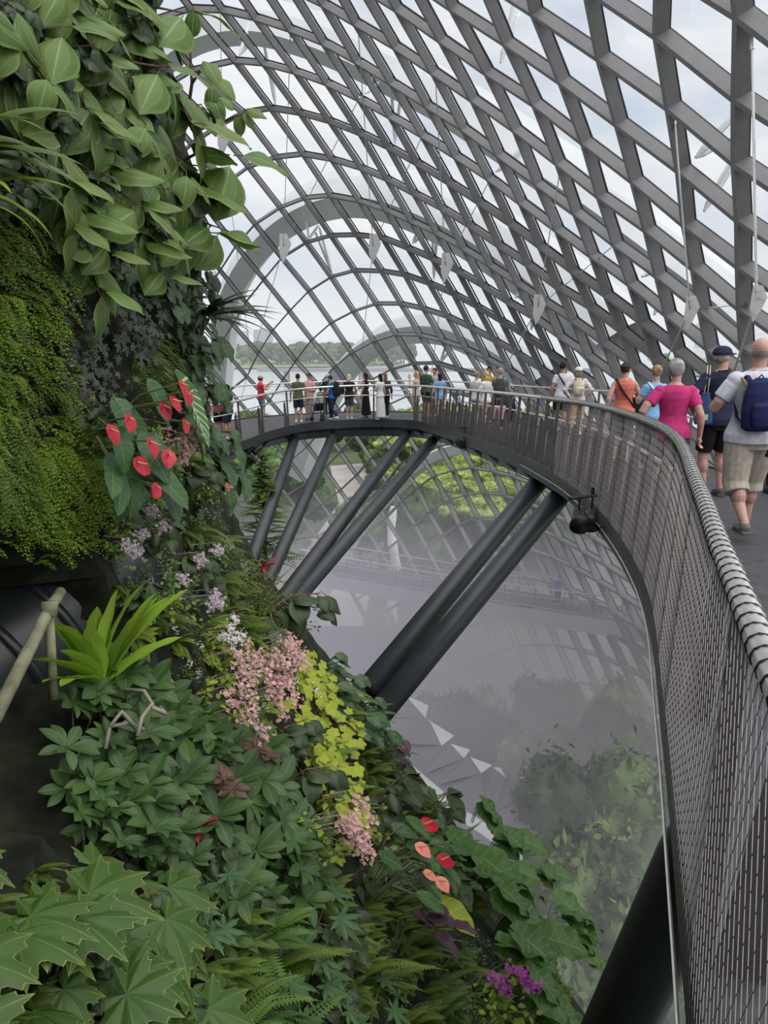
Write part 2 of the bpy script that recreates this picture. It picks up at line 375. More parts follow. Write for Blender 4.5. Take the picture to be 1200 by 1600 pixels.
# cable net (diamond cells)
def net(pb, u, s0, s1, cw, ch, r, ferr, far_u=0.0):
    mb = MB(); nc = int((s1-s0)/cw); H = 1.1; z0 = -.12; nr = int((H-z0)/ch)
    ssv = s0+np.arange(nc+1)*cw/1.0
    V = {}
    for c in range(nc+1):
        o_ = out_s(ssv[c])
        for rr in range(nr+1):
            z = z0+(H-z0)*rr/nr
            V[c, rr] = at_s(ssv[c])+o_*(u-.035+(tu(ssv[c])+.01)*(z/H))+np.array([0, 0, z])
    def seg(a, b, r_):
        d = b-a; d = d/np.linalg.norm(d); s_ = np.array([d[1], -d[0], 0]); s_ = s_/max(np.linalg.norm(s_), 1e-6); w = np.cross(d, s_)
        P = [p+(s_*x+w*y)*r_ for p in (a, b) for x, y in ((1, 0), (-.5, .87), (-.5, -.87))]
        mb.add(P, [(0, 1, 4, 3), (1, 2, 5, 4), (2, 0, 3, 5)])
    for c in range(nc):
        for rr in range(nr):
            if (c+rr) % 2 == 0: seg(V[c, rr], V[c+1, rr+1], r)
            else: seg(V[c+1, rr], V[c, rr+1], r)
    if ferr:
        for c in range(0, nc+1):
            if ssv[c] > ferr: break
            for rr in range(1, nr):
                if (c+rr) % 2 == 0:
                    p = V[c, rr]; seg(p-np.array([0, 0, .007]), p+np.array([0, 0, .007]), r*2.3)
    return pb(mb, 'cable_net', M['wire'])
net(ipb, 0, .7, 13.5, .03, .060, .0012, 9)
for s in np.arange(1.0, 9.0, .09):   # lacing of the net foot to the edge cable
    pass
ipb(MB().tube([off(s, -.06, -.12) for s in np.arange(.3, 16, .2)], .007, 6), 'edge_cable', M['inox'])

# raking struts from the mountain to the walkway
def strut(a, b, r, label, lights=False):
    a = np.asarray(a); b = np.asarray(b); mb = MB(); u = unit(b-a)
    mb.tube([a, a+u*.35, a+u*.45, b], [r*.45, r*.95, r, r], 20)
    o = mb.build('raking_strut', M['dark'], loc=a, smooth=True); return tag(o, label, 'strut')
def under(px, py, t): return at(px, py, t)
strut(at(462, 682, 25.6), at(380, 912, 16.5), .16, 'dark steel strut, leftmost under the far walkway')
strut(at(521, 680, 25.9), at(402, 945, 16.0), .16, 'dark steel strut, second from the left under the far walkway')
strut(at(638, 676, 25.6), at(440, 940, 15.0), .17, 'dark steel strut, left one of the middle pair')
strut(at(681, 684, 24.2), at(446, 955, 15.0), .17, 'dark steel strut, right one of the middle pair')
strut(at(857, 735, 14.2), at(575, 1078, 9.8), .165, 'dark steel strut, upper one of the pair meeting the planted slope')
strut(at(890, 757, 12.6), at(575, 1135, 9.3), .165, 'dark steel strut, lower one of the pair meeting the planted slope')
strut((1.55, 3.1, -2.0), (.72, 3.95, -6.6), .175, 'near black steel strut below the cable net at the bottom right')

# ------------------------------------------------------------------ the planted mountain
CP = [(0,1000,2.75),(200,1500,2.3),(60,1500,1.9),(450,1300,3.9),(300,1200,3.3),(150,1200,2.9),(0,700,2.7),(100,500,3.0),(200,300,3.6),(60,200,2.7),(250,700,4.4),
 (100,60,3.0),(180,0,3.7),(250,100,4.4),(300,250,5.2),(310,400,5.8),(310,520,6.4),(325,640,7.0),(350,760,7.8),(390,860,8.6),(330,950,5.6),(450,1000,7.6),(540,1080,8.8),(580,1180,8.2),(480,1180,5.2),
 (620,1330,7.2),(560,1450,4.8),(720,1420,6.8),(800,1530,6.2),(650,1580,4.6),(450,1560,3.2),(300,1000,4.4),(380,1100,4.4),(200,880,3.6)]
EX = [(9,2.5,-3.6),(9,0,-3.0),(11,0,-4.2),(12,-3,-2.9),(13,-5,-2.0),(11,-7,.6),(9,-9,2.4),(5,-8,3.3),(1,-6,2.4),(0,-3,.8),(0,0,-1.25),(0,2.5,-1.4),(15,-10,0),(15,0,-7),(0,-10,4.5),(8,-15,4.5),(17,-15,2)]
_w = [at(*c) for c in CP]
MF = tps_fit([(p[1], p[2]) for p in _w]+[(a, b) for a, b, c in EX], [[p[0]] for p in _w]+[[c] for a, b, c in EX], .3)
CAVE = [(-250, 850), (60, 868), (120, 905), (175, 960), (190, 1010), (150, 1060), (95, 1110), (80, 1180), (70, 1240), (60, 1300), (10, 1345), (-250, 1380)]
def poly_dist(p, poly):
    x, y = p; ins = False; best = 1e9
    for (x1, y1), (x2, y2) in zip(poly, poly[1:]+poly[:1]):
        if (y1 > y) != (y2 > y) and x < (x2-x1)*(y-y1)/(y2-y1)+x1: ins = not ins
        t = max(0, min(1, ((x-x1)*(x2-x1)+(y-y1)*(y2-y1))/((x2-x1)**2+(y2-y1)**2))); best = min(best, math.hypot(x-x1-t*(x2-x1), y-y1-t*(y2-y1)))
    return best if ins else -best
def project(p):
    f = p[1]*math.cos(PITCH)-p[2]*math.sin(PITCH); u = p[1]*math.sin(PITCH)+p[2]*math.cos(PITCH)
    return (600+1200*p[0]/f, 800-1200*u/f) if f > .05 else None
def surf_x(Y, Z): return tps(MF, np.stack([Y, Z], 1))[:, 0]
_ts = np.concatenate([np.arange(.9, 5, .03), np.arange(5, 13, .06)])
def mhit(px, py):
    r = ray(px, py); P = r[None]*_ts[:, None]; s = surf_x(P[:, 1], P[:, 2]); h = np.where(P[:, 0] < s)[0]
    return (r*_ts[h[0]] if len(h) else None)
def mnorm(p):
    e = .08; a = surf_x(np.array([p[1]-e, p[1]+e, p[1], p[1]]), np.array([p[2], p[2], p[2]-e, p[2]+e]))
    return unit([1, -(a[1]-a[0])/(2*e), -(a[3]-a[2])/(2*e)])
def build_mountain():
    ys = np.concatenate([np.arange(-1.6, 6, .12), np.arange(6, 17.1, .25)]); zs = np.arange(-16, 4.6, .14)
    Yg, Zg = np.meshgrid(ys, zs, indexing='ij'); X = surf_x(Yg.ravel(), Zg.ravel())
    rng = np.random.RandomState(3); X += rng.uniform(-.05, .03, X.shape)
    V = []
    for x, y, z in zip(X, Yg.ravel(), Zg.ravel()):
        pr = project((x, y, z)) if y > .5 else None
        if pr and z > -2.3 and y < 4 and pr[0] < 260:
            d = poly_dist(pr, CAVE); x -= 1.5*min(1, max(0, (d+5)/45))
        V.append((x, y, z))
    nz = len(zs); F = [(i*nz+j, (i+1)*nz+j, (i+1)*nz+j+1, i*nz+j+1) for i in range(len(ys)-1) for j in range(nz-1)]
    V = np.array(V); back = [(-9, ys[0], zs[0]), (-9, ys[-1], zs[0]), (-9, ys[-1], zs[-1]), (-9, ys[0], zs[-1])]
    b = len(V); V = np.vstack([V, back]); e = lambda i, j: i*nz+j; L = len(ys)-1
    F += [tuple([b]+[e(0, j) for j in range(0, nz)]+[b+3]), tuple([b+1]+[e(L, j) for j in range(nz)][::1]+[b+2]), tuple([b+3]+[e(i, nz-1) for i in range(L+1)]+[b+2]), tuple([b]+[e(i, 0) for i in range(L+1)]+[b+1]), (b, b+1, b+2, b+3)]
    m = MB(); m.add(V, F); o = m.build('wall_mountain', M['soil']); tag(o, kind='structure')
build_mountain()

# ------------------------------------------------------------------ mist
def mist():
    m = bpy.data.materials.new('cool_mist'); m.use_nodes = True; n, l = nt(m); n.clear()
    o = n.new('ShaderNodeOutputMaterial'); v = n.new('ShaderNodeVolumePrincipled'); l.new(v.outputs[0], o.inputs['Volume'])
    v.inputs['Color'].default_value = (.97, .92, .99, 1); v.inputs['Anisotropy'].default_value = .15
    t = n.new('ShaderNodeTexCoord'); sx = n.new('ShaderNodeSeparateXYZ'); l.new(t.outputs['Object'], sx.inputs[0])
    mr = n.new('ShaderNodeMapRange'); mr.inputs['From Min'].default_value = -6.5; mr.inputs['From Max'].default_value = -17; mr.inputs['To Min'].default_value = 0; mr.inputs['To Max'].default_value = MIST
    mr.interpolation_type = 'SMOOTHSTEP'; l.new(sx.outputs[2], mr.inputs[0])
    q = n.new('ShaderNodeTexNoise'); q.inputs['Scale'].default_value = .09; q.inputs['Detail'].default_value = 2; l.new(t.outputs['Object'], q.inputs[0])
    m2 = n.new('ShaderNodeMapRange'); m2.inputs['From Min'].default_value = .3; m2.inputs['From Max'].default_value = .7; m2.inputs['To Min'].default_value = .55; m2.inputs['To Max'].default_value = 1.35; l.new(q.outputs[0], m2.inputs[0])
    mu = n.new('ShaderNodeMath'); mu.operation = 'MULTIPLY'; l.new(mr.outputs[0], mu.inputs[0]); l.new(m2.outputs[0], mu.inputs[1]); l.new(mu.outputs[0], v.inputs['Density'])
    b = MB(); b.add([(x, y, z) for x in (-14, 13.5) for y in (5, 46) for z in (-26, -4.5)], [(0, 1, 3, 2), (4, 6, 7, 5), (0, 4, 5, 1), (2, 3, 7, 6), (0, 2, 6, 4), (1, 5, 7, 3)])
    ob = b.build('mist', m); tag(ob, 'cool grey mist filling the lower part of the glasshouse', 'mist', kind='stuff')
MIST = .112
mist()
def haze():
    m = bpy.data.materials.new('sea_haze'); m.use_nodes = True; n, l = nt(m); n.clear(); o = n.new('ShaderNodeOutputMaterial'); v = n.new('ShaderNodeVolumeScatter'); v.inputs['Color'].default_value = (.95, .97, 1, 1); v.inputs['Density'].default_value = .00040; l.new(v.outputs[0], o.inputs['Volume'])
    b = MB(); b.add([(x, y, z) for x in (-9000, 9000) for y in (330, 14000) for z in (-40, 130)], [(0, 1, 3, 2), (4, 6, 7, 5), (0, 4, 5, 1), (2, 3, 7, 6), (0, 2, 6, 4), (1, 5, 7, 3)]); tag(b.build('haze', m), 'pale haze lying over the distant water and shore', 'haze', kind='stuff')
haze()

# ------------------------------------------------------------------ outdoors: water, land, trees
GZ = -33.0
M['water'] = mat('estuary_water', (.50, .53, .55), .22, 0, .05, .02, .08, .7)
M['grass'] = mat('park_grass', (.10, .13, .06), .9, 0, .3, .05)
M['fargrass'] = mat('shore_grass', (.20, .27, .12), .9, 0, .2, .02)
M['path'] = mat('pale_paving', (.48, .43, .41), .8, 0, .1, .3)
M['leafd'] = mat('tree_leaves_dark', (.045, .085, .028), .85, 0, .45, 1.2, .6)
M['leafy'] = mat('tree_leaves_yellow', (.17, .25, .05), .85, 0, .45, .9, .6, col2=(.27, .34, .08))
M['leafm'] = mat('tree_leaves_mid', (.10, .17, .05), .85, 0, .45, 1.0, .6)
M['bark'] = mat('tree_bark', (.10, .085, .065), .9, 0, .3, 3)
M['floor'] = mat('dark_green_forest_floor', (.03, .05, .022), .95, 0, .5, .4, .6)  # dark green ground cover, mottled at random
def flat(name, poly, z, m, th=.3, kind='structure'):
    k = len(poly); b = MB(); b.add([(x, y, z) for x, y in poly]+[(x, y, z-th) for x, y in poly], [tuple(range(k)), tuple(range(2*k-1, k-1, -1))]+[(i, i+k, (i+1) % k+k, (i+1) % k) for i in range(k)])
    o = b.build(name, m)
    if kind: tag(o, kind=kind)
    return o
flat('floor_water', [(-9000, 40), (9000, 40), (16000, 24000), (-16000, 24000)], GZ-2.5, M['water'])
flat('floor_park', [(-120, 55), (-70, 235), (-10, 262), (40, 250), (110, 270), (260, 380), (700, 600), (900, 300), (500, 20), (60, -60), (-120, -60)], GZ, M['grass'])
flat('floor_shore', [(-700, 840), (-330, 800), (-150, 860), (-60, 905), (15, 985), (30, 1120), (-900, 1500)], GZ-1, M['fargrass'])
flat('floor_headland', [(260, 700), (520, 560), (1500, 900), (1600, 1500), (420, 1250)], GZ-1, M['fargrass'])
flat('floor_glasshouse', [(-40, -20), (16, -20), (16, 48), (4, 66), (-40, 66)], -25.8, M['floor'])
flat('path_plaza', [(-14, 82), (-3, 78), (0, 120), (2, 165), (-6, 200), (-14, 196), (-9, 150), (-12, 118)], GZ+.35, M['path'])
def blob(mb, c, r, seed, mi=0, sub=2, sq=.75):
    rng = random.Random(seed); nlat, nlon = 7*sub//2+3, 10*sub//2+4; vs = [];
    ph = [rng.uniform(0, 6.28) for _ in range(6)]
    for i in range(nlat+1):
        th = math.pi*i/nlat
        for j in range(nlon):
            a = 2*math.pi*j/nlon
            f = 1+.12*math.sin(3*a+ph[0])*math.sin(2*th+ph[1])+.1*math.sin(5*a+ph[2])*math.sin(4*th+ph[3])+rng.uniform(-.09, .09)
            vs.append((c[0]+r*f*math.sin(th)*math.cos(a), c[1]+r*f*math.sin(th)*math.sin(a), c[2]+r*f*sq*math.cos(th)))
    fs = [(i*nlon+j, (i+1)*nlon+j, (i+1)*nlon+(j+1) % nlon, i*nlon+(j+1) % nlon) for i in range(nlat) for j in range(nlon)]
    mb.add(vs, fs, mi)
def tree_proto(kind, seed):
    rng = random.Random(seed); root = empty('tree', (0, 0, 0)); c = MB(); H = 11.0
    if kind == 'umbrella':
        for k in range(16):
            a = rng.uniform(0, 6.28); r = 5.5*math.sqrt(rng.random()); blob(c, (r*math.cos(a), r*math.sin(a), H*.88-.05*r*r*.5+rng.uniform(-.4, .5)), rng.uniform(1.2, 2.1), seed*50+k, sub=3, sq=.5)
    else:
        for k in range(15):
            a = rng.uniform(0, 6.28); z = rng.uniform(.35, 1); r = 3.4*math.sqrt(rng.random())*math.sin(min(1, 1.25-z*.8)*1.5)
            blob(c, (r*math.cos(a), r*math.sin(a), H*z*.82), rng.uniform(1.3, 2.3), seed*70+k, sub=5, sq=.8)
    # ragged twigs of leaves round the crown
    nv0 = len(c.v)
    for k in range(7500):
        p = np.array(c.v[rng.randrange(nv0)])+np.array([rng.gauss(0, .22) for _ in range(3)]); d = unit([rng.gauss(0, 1), rng.gauss(0, 1), rng.gauss(0, .6)]); e = unit(np.cross(d, [rng.random(), rng.random(), 1]))
        s_ = rng.uniform(.08, .2); c.add([p, p+d*s_+e*s_*.5, p+d*s_*2, p+d*s_-e*s_*.5], [(0, 1, 2, 3)])
    c.build('crown', M['leafd'], root, True)
    t = MB(); t.tube([(0, 0, -1), (.1, 0, H*.4), (.0, .1, H*.75)], [.42, .3, .15], 8)
    for k in range(5):
        a = k*1.3; t.tube([(0, 0, H*(.3+.06*k)), (math.cos(a)*2.4, math.sin(a)*2.4, H*(.62+.04*k))], [.16, .06], 5)
    t.build('trunk', M['bark'], root)
    return root
PROTO = {}
def tree(kind, m, loc, s, rz, label, group, cat='tree', name='tree', sz=1.0):
    key = (kind, m)
    if key not in PROTO:
        o = tree_proto(kind, len(PROTO)+1)
        for ch in o.children:
            if ch.name.startswith('crown'): ch.data.materials[0] = M[m]
        PROTO[key] = o
    else: o = copy_thing(PROTO[key]); o.name = name
    o.location = tuple(map(float, loc)); o.scale = (s, s, s*sz); o.rotation_euler = (0, 0, rz); tag(o, label, cat, group); return o
R = random.Random(11)
# far shore wood
for k in range(150):
    u = R.random(); x = -460+480*u+R.uniform(-12, 12); y = 880+90*u+abs(R.gauss(0, 1))*70
    tree('round', ['leafd', 'leafm'][k % 3 == 0], (x, y, GZ-1), R.uniform(1.5, 2.7), R.random()*6, 'dark round tree in the wood across the water', 'trees of the wood on the far shore')
for k in range(26):
    x = R.uniform(300, 1200); y = 640+x*.35+R.uniform(0, 250)
    tree('round', 'leafm', (x, y, GZ-1), R.uniform(1.2, 2.2), R.random()*6, 'green tree on the headland seen through the ribs at right', 'trees on the headland at right')
# park trees seen under the walkway
PT = []
for k in range(230):
    if len(PT) >= 64: break
    px = R.uniform(370, 960); py = R.uniform(690, 900); r = ray(px, py); t = GZ/r[2]; p = r*t
    if p[1] > 250 or (470 < px < 560 and py > 690 and p[1] < 200) or p[1] < 72: continue
    if p[1] > 235 and p[0] > -40 and p[0] < 30: continue
    if any((p[0]-q[0])**2+(p[1]-q[1])**2 < 45 for q in PT): continue
    PT.append(p); yel = 640 < px < 860 and py < 790
    tree('umbrella' if yel else 'round', 'leafy' if yel else ['leafm', 'leafd'][k % 2], (p[0], p[1], GZ), R.uniform(.8, 1.15)*(1+p[1]/900), R.random()*6,
         'broad yellow green tree outside under the walkway, seen through the lower glass' if yel else 'green park tree outside below the walkway', 'yellow green canopies outside below' if yel else 'park trees outside below the walkway')
for px, py in ((720, 722), (758, 720), (700, 748), (742, 745), (785, 742), (820, 735), (668, 775), (770, 770), (735, 785), (812, 768), (650, 735)):
    r = ray(px, py); p = r*(-23./r[2]); tree('umbrella', 'leafy', (p[0], p[1], GZ+.2), 1.0, R.random()*6, 'broad yellow green tree outside under the walkway, seen through the lower glass', 'yellow green canopies outside below')
def name_row(group, word):
    L = [o for o in COL.objects if o.get('group') == group]; L.sort(key=lambda o: (o.location.x/max(o.location.y, 1)))
    for i in range(0, len(L), 20):
        for j, o in enumerate(L[i:i+20]): o['label'] = ' '.join(o['label'].split(',')[0].split()[:7])+', %s%s from left' % (ORD[j], word[i//20])
ORD = ['first', 'second', 'third', 'fourth', 'fifth', 'sixth', 'seventh', 'eighth', 'ninth', 'tenth', 'eleventh', 'twelfth', 'thirteenth', 'fourteenth', 'fifteenth', 'sixteenth', 'seventeenth', 'eighteenth', 'nineteenth', 'twentieth']
name_row('trees of the wood on the far shore', [' of leftmost twenty', ' of second twenty', ' of third twenty', ' of fourth twenty', ' of fifth twenty', ' of sixth twenty', ' of seventh twenty', ' of last ones'])
name_row('trees on the headland at right', ['', ' of last ones']); name_row('park trees outside below the walkway', ['', ' of second twenty', ' of last ones']); name_row('yellow green canopies outside below', ['', ' of last ones'])
# buildings and ships far away
M['concrete'] = mat('distant_concrete', (.40, .38, .40), .8); M['win'] = mat('distant_windows', (.16, .17, .20), .3)
def block(px0, px1, ytop, d, label, nfl):
    r0 = ray(px0, ytop); r1 = ray(px1, ytop); k = d/r0[1]; x0, x1 = r0[0]*k, r1[0]*d/r1[1]; zt = r0[2]*k
    o = empty('apartment_block', ((x0+x1)/2, d, GZ), label, 'building'); b = MB(); w = x1-x0; H = zt-GZ
    b.box((0, 0, H/2), (w, 18, H)); b.box((0, 0, H+1), (w*.3, 8, 3)); b.build('walls', M['concrete'], o)
    g = MB()
    for i in range(nfl):
        for j in range(9): g.box((-w/2+w*(j+.5)/9, -9.1, H*(i+.6)/nfl), (w*.06, .3, H*.45/nfl))
    g.build('window_rows', M['win'], o)
block(397, 426, 515, 1500, 'boxy grey apartment block beyond the far wood', 12)
block(352, 388, 517, 1900, 'fainter wide grey block left of the boxy one beyond the wood', 10)
block(1090, 1112, 505, 2200, 'pale block on the horizon at right seen between the ribs', 10)
M['hullr'] = mat('ship_hull_red', (.50, .22, .20), .6); M['hulld'] = mat('ship_hull_dark', (.22, .24, .30), .6); M['hullw'] = mat('ship_white', (.7, .7, .7), .6)
def ship(px, L, d, m, label):
    r = ray(px, 530); k = d/r[1]; o = empty('cargo_ship', (r[0]*k, d, GZ-2.5), label, 'ship'); h = MB()
    prof = [(-L/2, 0), (L*.46, 0), (L/2, L*.09), (-L/2, L*.08)]
    h.add([(x, -L*.07, z) for x, z in prof]+[(x, L*.07, z) for x, z in prof], [(3, 2, 1, 0), (4, 5, 6, 7)]+[(i, (i+1) % 4, (i+1) % 4+4, i+4) for i in range(4)]); h.build('hull', m, o)
    s = MB(); s.box((-L*.38, 0, L*.13), (L*.12, L*.1, L*.12)); s.box((-L*.38, 0, L*.21), (L*.04, L*.05, L*.06)); s.build('bridge_house', M['hullw'], o)
    c = MB()
    for i in range(3): c.tube([(L*(-.15+.2*i), 0, L*.08), (L*(-.15+.2*i), 0, L*.16)], L*.01, 5); c.box((L*(-.1+.2*i), 0, L*.1), (L*.13, L*.1, L*.03))
    c.build('cranes', M['hulld'], o)
ship(465, 120, 4600, M['hullr'], 'large red cargo ship on the horizon left of centre'); ship(523, 90, 5600, M['hullr'], 'smaller reddish cargo ship on the horizon in the middle')
ship(560, 100, 6500, M['hulld'], 'dark cargo ship on the horizon, rightmost of three'); ship(498, 60, 6200, M['hulld'], 'tiny dark cargo ship on the horizon between two red ones')
# long road bridge over the water
bo = empty('road_bridge', (60, 560, GZ), 'long low pale road bridge across the water behind the people', 'bridge'); b = MB(); b.box((60, 0, 9), (420, 14, 1.6)); b.box((60, -7, 10.3), (420, .4, 1.2)); b.build('deck', M['concrete'], bo)
for k in range(8): b = MB(); b.box((-130+k*54, 0, 3.2), (3.5, 9, 11)); b.build('pier', M['concrete'], bo)

# ------------------------------------------------------------------ lower walkway and the things in the mist
LW = [(470, 886, 46.5), (560, 903, 46), (660, 921, 45), (765, 938, 43.5), (880, 955, 41), (990, 970, 37), (1060, 980, 33)]
lp = smooth_path([at(*q) for q in LW], 5); lo_ = []
for i in range(len(lp)):
    t = unit(lp[min(i+1, len(lp)-1)]-lp[max(i-1, 0)]); lo_.append(unit(np.array([-t[1], t[0], 0])))
M['pale'] = mat('pale_grey_panel', (.50, .48, .52), .6, 0, .05, 2)
lw = empty('lower_walkway', lp[12], 'grey walkway with slim railings crossing lower down in the mist', 'walkway')
def lwb(mb, nm, m): o = mb.build(nm, m, lw); o.location = -Vector(lw.location)
lwb(MB().sweep(lp, [(0, 0), (2.4, 0), (2.4, -.12), (0, -.12)], lo_), 'deck', M['deck'])
lwb(MB().sweep(lp, [(0, .02), (.06, .02), (.06, -1.0), (0, -1.0)], lo_), 'fascia_panel', M['pale'])
lwb(MB().sweep(lp, [(2.34, .02), (2.4, .02), (2.4, -1.), (2.34, -1.)], lo_), 'fascia_panel', M['pale'])
for u in (.03, 2.37):
    lwb(MB().tube([p+o_*u+[0, 0, 1.1] for p, o_ in zip(lp, lo_)], .04, 6), 'handrail', M['inox'])
    lwb(MB().tube([p+o_*u+[0, 0, .6] for p, o_ in zip(lp, lo_)], .02, 5), 'mid_rail', M['inox'])
    for i in range(0, len(lp), 2): lwb(MB().tube([lp[i]+lo_[i]*u, lp[i]+lo_[i]*u+[0, 0, 1.1]], .025, 5), 'post', M['fin'])
# folded roof of the ground level building
M['roofw'] = mat('pale_folded_panel', (.62, .63, .66), .5, 0, .08, 1); M['roofg'] = mat('grey_folded_panel', (.16, .165, .18), .6, 0, .1, .5)
fr = empty('folded_roof', at(760, 1230, 24), 'curved grey roof with a folded zigzag white edge far below in the mist', 'roof'); fl = -Vector(fr.location)
E_ = [(610, 1075), (665, 1122), (690, 1165), (725, 1185), (752, 1208), (790, 1215), (838, 1238), (915, 1266)]
P3 = []
for px, py in E_: r = ray(px, py); P3.append(r*(-14.0/r[2]))
Q3 = []
for px, py in [(560, 1150), (600, 1180), (640, 1215), (680, 1250), (720, 1285), (760, 1310), (800, 1338), (835, 1365)]: r = ray(px, py); Q3.append(r*(-14.6/r[2]))
b = MB(); b.add(P3+Q3+[p-[0, 0, .4] for p in P3+Q3], [(i, i+1, i+9, i+8) for i in range(7)]+[(i+16, i+24, i+25, i+17) for i in range(7)]+[(i, i+16, i+17, i+1) for i in range(7)]+[(i+8, i+9, i+25, i+24) for i in range(7)]); o = b.build('roof_slab', M['roofg'], fr); o.location = fl
for i in range(7):
    b = MB(); a, c = P3[i], P3[i+1]; u = unit(np.cross(c-a, (0, 0, 1)))
    if u[0] < 0: u = -u
    ap = (a+c)/2+[0, 0, .35]-u*.1; out_ = (a*.35+c*.65)+u*.7-[0, 0, .1]; lo2 = (a+c)/2-u*1.3+[0, 0, -.3]
    b.add([a, c, ap, out_], [(0, 1, 2)]); b.add([a, ap, out_], [(0, 1, 2)]); b.add([c, out_, ap], [(0, 1, 2)]); b.add([a, out_, c], [(0, 1, 2)]); o = b.build('folded_panel', M['roofw'], fr); o.location = fl
    b = MB(); b.add([a, lo2, ap], [(0, 1, 2)]); b.add([c, ap, lo2], [(0, 1, 2)]); o = b.build('folded_panel', M['roofg'], fr); o.location = fl
b = MB()
for q, w in zip(Q3[:-1], Q3[1:]): b.beam(q+[0, 0, .1], w+[0, 0, .1], .5, .35, (0, 0, 1))
o = b.build('roof_kerb', M['roofw'], fr); o.location = fl
o = empty('garden_sculpture', at(615, 845, 75), 'pale twisted sculpture standing outside beyond the lower glass', 'sculpture'); b = MB()
sp_ = np.array(o.location); hh = (at(617, 790, 75)-sp_)[2]; b.tube([(.25*math.sin(k*.9), .25*math.cos(k*.9), GZ-sp_[2]+(hh-GZ+sp_[2])*k/14) for k in range(15)], [.6-.02*k+.12*(k % 2) for k in range(15)], 12); b.build('column', M['steel_w'], o)
# forest floor trees in the mist
MT = [(1000, 1210, 26), (985, 1290, 24), (1010, 1330, 22), (955, 1360, 22), (960, 1400, 20), (820, 1150, 33), (900, 1120, 34), (980, 1110, 33), (860, 1060, 38), (940, 1500, 19), (990, 1470, 19), (760, 1100, 36), (700, 1080, 36), (1010, 1050, 34), (1030, 1160, 29), (930, 1190, 29), (880, 1480, 20), (790, 1060, 39)]
for k, (px, py, t) in enumerate(MT):
    t = t*.82 if py > 1180 else t
    p = at(px, py, t); s = max(.42, (p[2]+25.8)/10.2); tree('round', ['leafm', 'leafy', 'leafm', 'leafd'][k % 4], (p[0], p[1], -25.8), s*.6, k*1.7, 'misty round tree on the forest floor inside the glasshouse', 'trees in the mist inside the glasshouse', sz=1/.6)
name_row('trees in the mist inside the glasshouse', ['', ''])

# ------------------------------------------------------------------ foliage
LG = 1.12
def leaf_mat(name, c1, c2, vein=None, edge=None, kind='side', rough=.42, nv=9, vs=.5, tr=.22, slope=1.0, vw=.12, spec=.4):
    G_ = lambda c: None if c is None else (min(.9, c[0]*LG*1.12), min(.9, c[1]*LG), min(.9, c[2]*LG*.85))
    c1, c2, vein, edge = G_(c1), G_(c2), G_(vein), G_(edge)
    m = bpy.data.materials.new(name); m.use_nodes = True; n, l = nt(m); b = n['Principled BSDF']; b.inputs['Roughness'].default_value = rough; b.inputs['Specular IOR Level'].default_value = spec
    def math_(op, a, c=None, d=None):
        q = n.new('ShaderNodeMath'); q.operation = op
        for i, v in enumerate((a, c, d)):
            if v is None: continue
            if isinstance(v, (int, float)): q.inputs[i].default_value = v
            else: l.new(v, q.inputs[i])
        return q.outputs[0]
    uv = n.new('ShaderNodeUVMap'); uv.uv_map = 'UVMap'; sp = n.new('ShaderNodeSeparateXYZ'); l.new(uv.outputs[0], sp.inputs[0])
    rv = n.new('ShaderNodeUVMap'); rv.uv_map = 'rnd'; rs = n.new('ShaderNodeSeparateXYZ'); l.new(rv.outputs[0], rs.inputs[0])
    oi = n.new('ShaderNodeObjectInfo')
    u, v = sp.outputs[0], sp.outputs[1]; av = math_('ABSOLUTE', math_('MULTIPLY_ADD', v, 2.0, -1.0))
    def mixc(f, a, c):
        q = n.new('ShaderNodeMix'); q.data_type = 'RGBA'
        if isinstance(f, (int, float)): q.inputs[0].default_value = f
        else: l.new(f, q.inputs[0])
        for i, x in ((6, a), (7, c)):
            if isinstance(x, tuple): q.inputs[i].default_value = (*x, 1)
            else: l.new(x, q.inputs[i])
        return q.outputs[2]
    tc = n.new('ShaderNodeTexCoord'); no = n.new('ShaderNodeTexNoise'); no.inputs['Scale'].default_value = 14; no.inputs['Detail'].default_value = 2; l.new(tc.outputs['Object'], no.inputs[0])
    f = math_('MULTIPLY_ADD', rs.outputs[0], .6, math_('MULTIPLY', no.outputs[0], .4)); col = mixc(f, c1, c2)
    mid = math_('LESS_THAN', av, .05)
    if kind == 'side':
        w = math_('FRACT', math_('MULTIPLY', math_('SUBTRACT', u, math_('MULTIPLY', av, .22*slope)), float(nv))); line = math_('LESS_THAN', w, vw)
    elif kind == 'long':
        w = math_('FRACT', math_('MULTIPLY', math_('DIVIDE', av, math_('MULTIPLY_ADD', math_('SINE', math_('MULTIPLY', u, 3.14)), .6, .5)), 2.4)); line = math_('LESS_THAN', w, vw)
    else: line = None
    if vein:
        f_ = math_('MAXIMUM', mid, math_('MULTIPLY', line, vs)) if line else mid
        col = mixc(f_, col, vein)
    if edge: col = mixc(math_('MULTIPLY', math_('GREATER_THAN', u if kind == 'palm' else av, .972 if kind == 'palm' else .88), .7), col, edge)
    l.new(col, b.inputs['Base Color'])
    if line and kind != 'none':
        bp = n.new('ShaderNodeBump'); bp.inputs['Strength'].default_value = .35; bp.inputs['Distance'].default_value = .004; bp.invert = True; l.new(math_('MAXIMUM', mid, line), bp.inputs['Height']); l.new(bp.outputs[0], b.inputs['Normal'])
    if tr:
        o = n['Material Output']; t = n.new('ShaderNodeBsdfTranslucent'); l.new(col, t.inputs[0]); mx = n.new('ShaderNodeMixShader'); mx.inputs[0].default_value = tr
        l.new(b.outputs[0], mx.inputs[1]); l.new(t.outputs[0], mx.inputs[2]); l.new(mx.outputs[0], o.inputs[0])
    return m
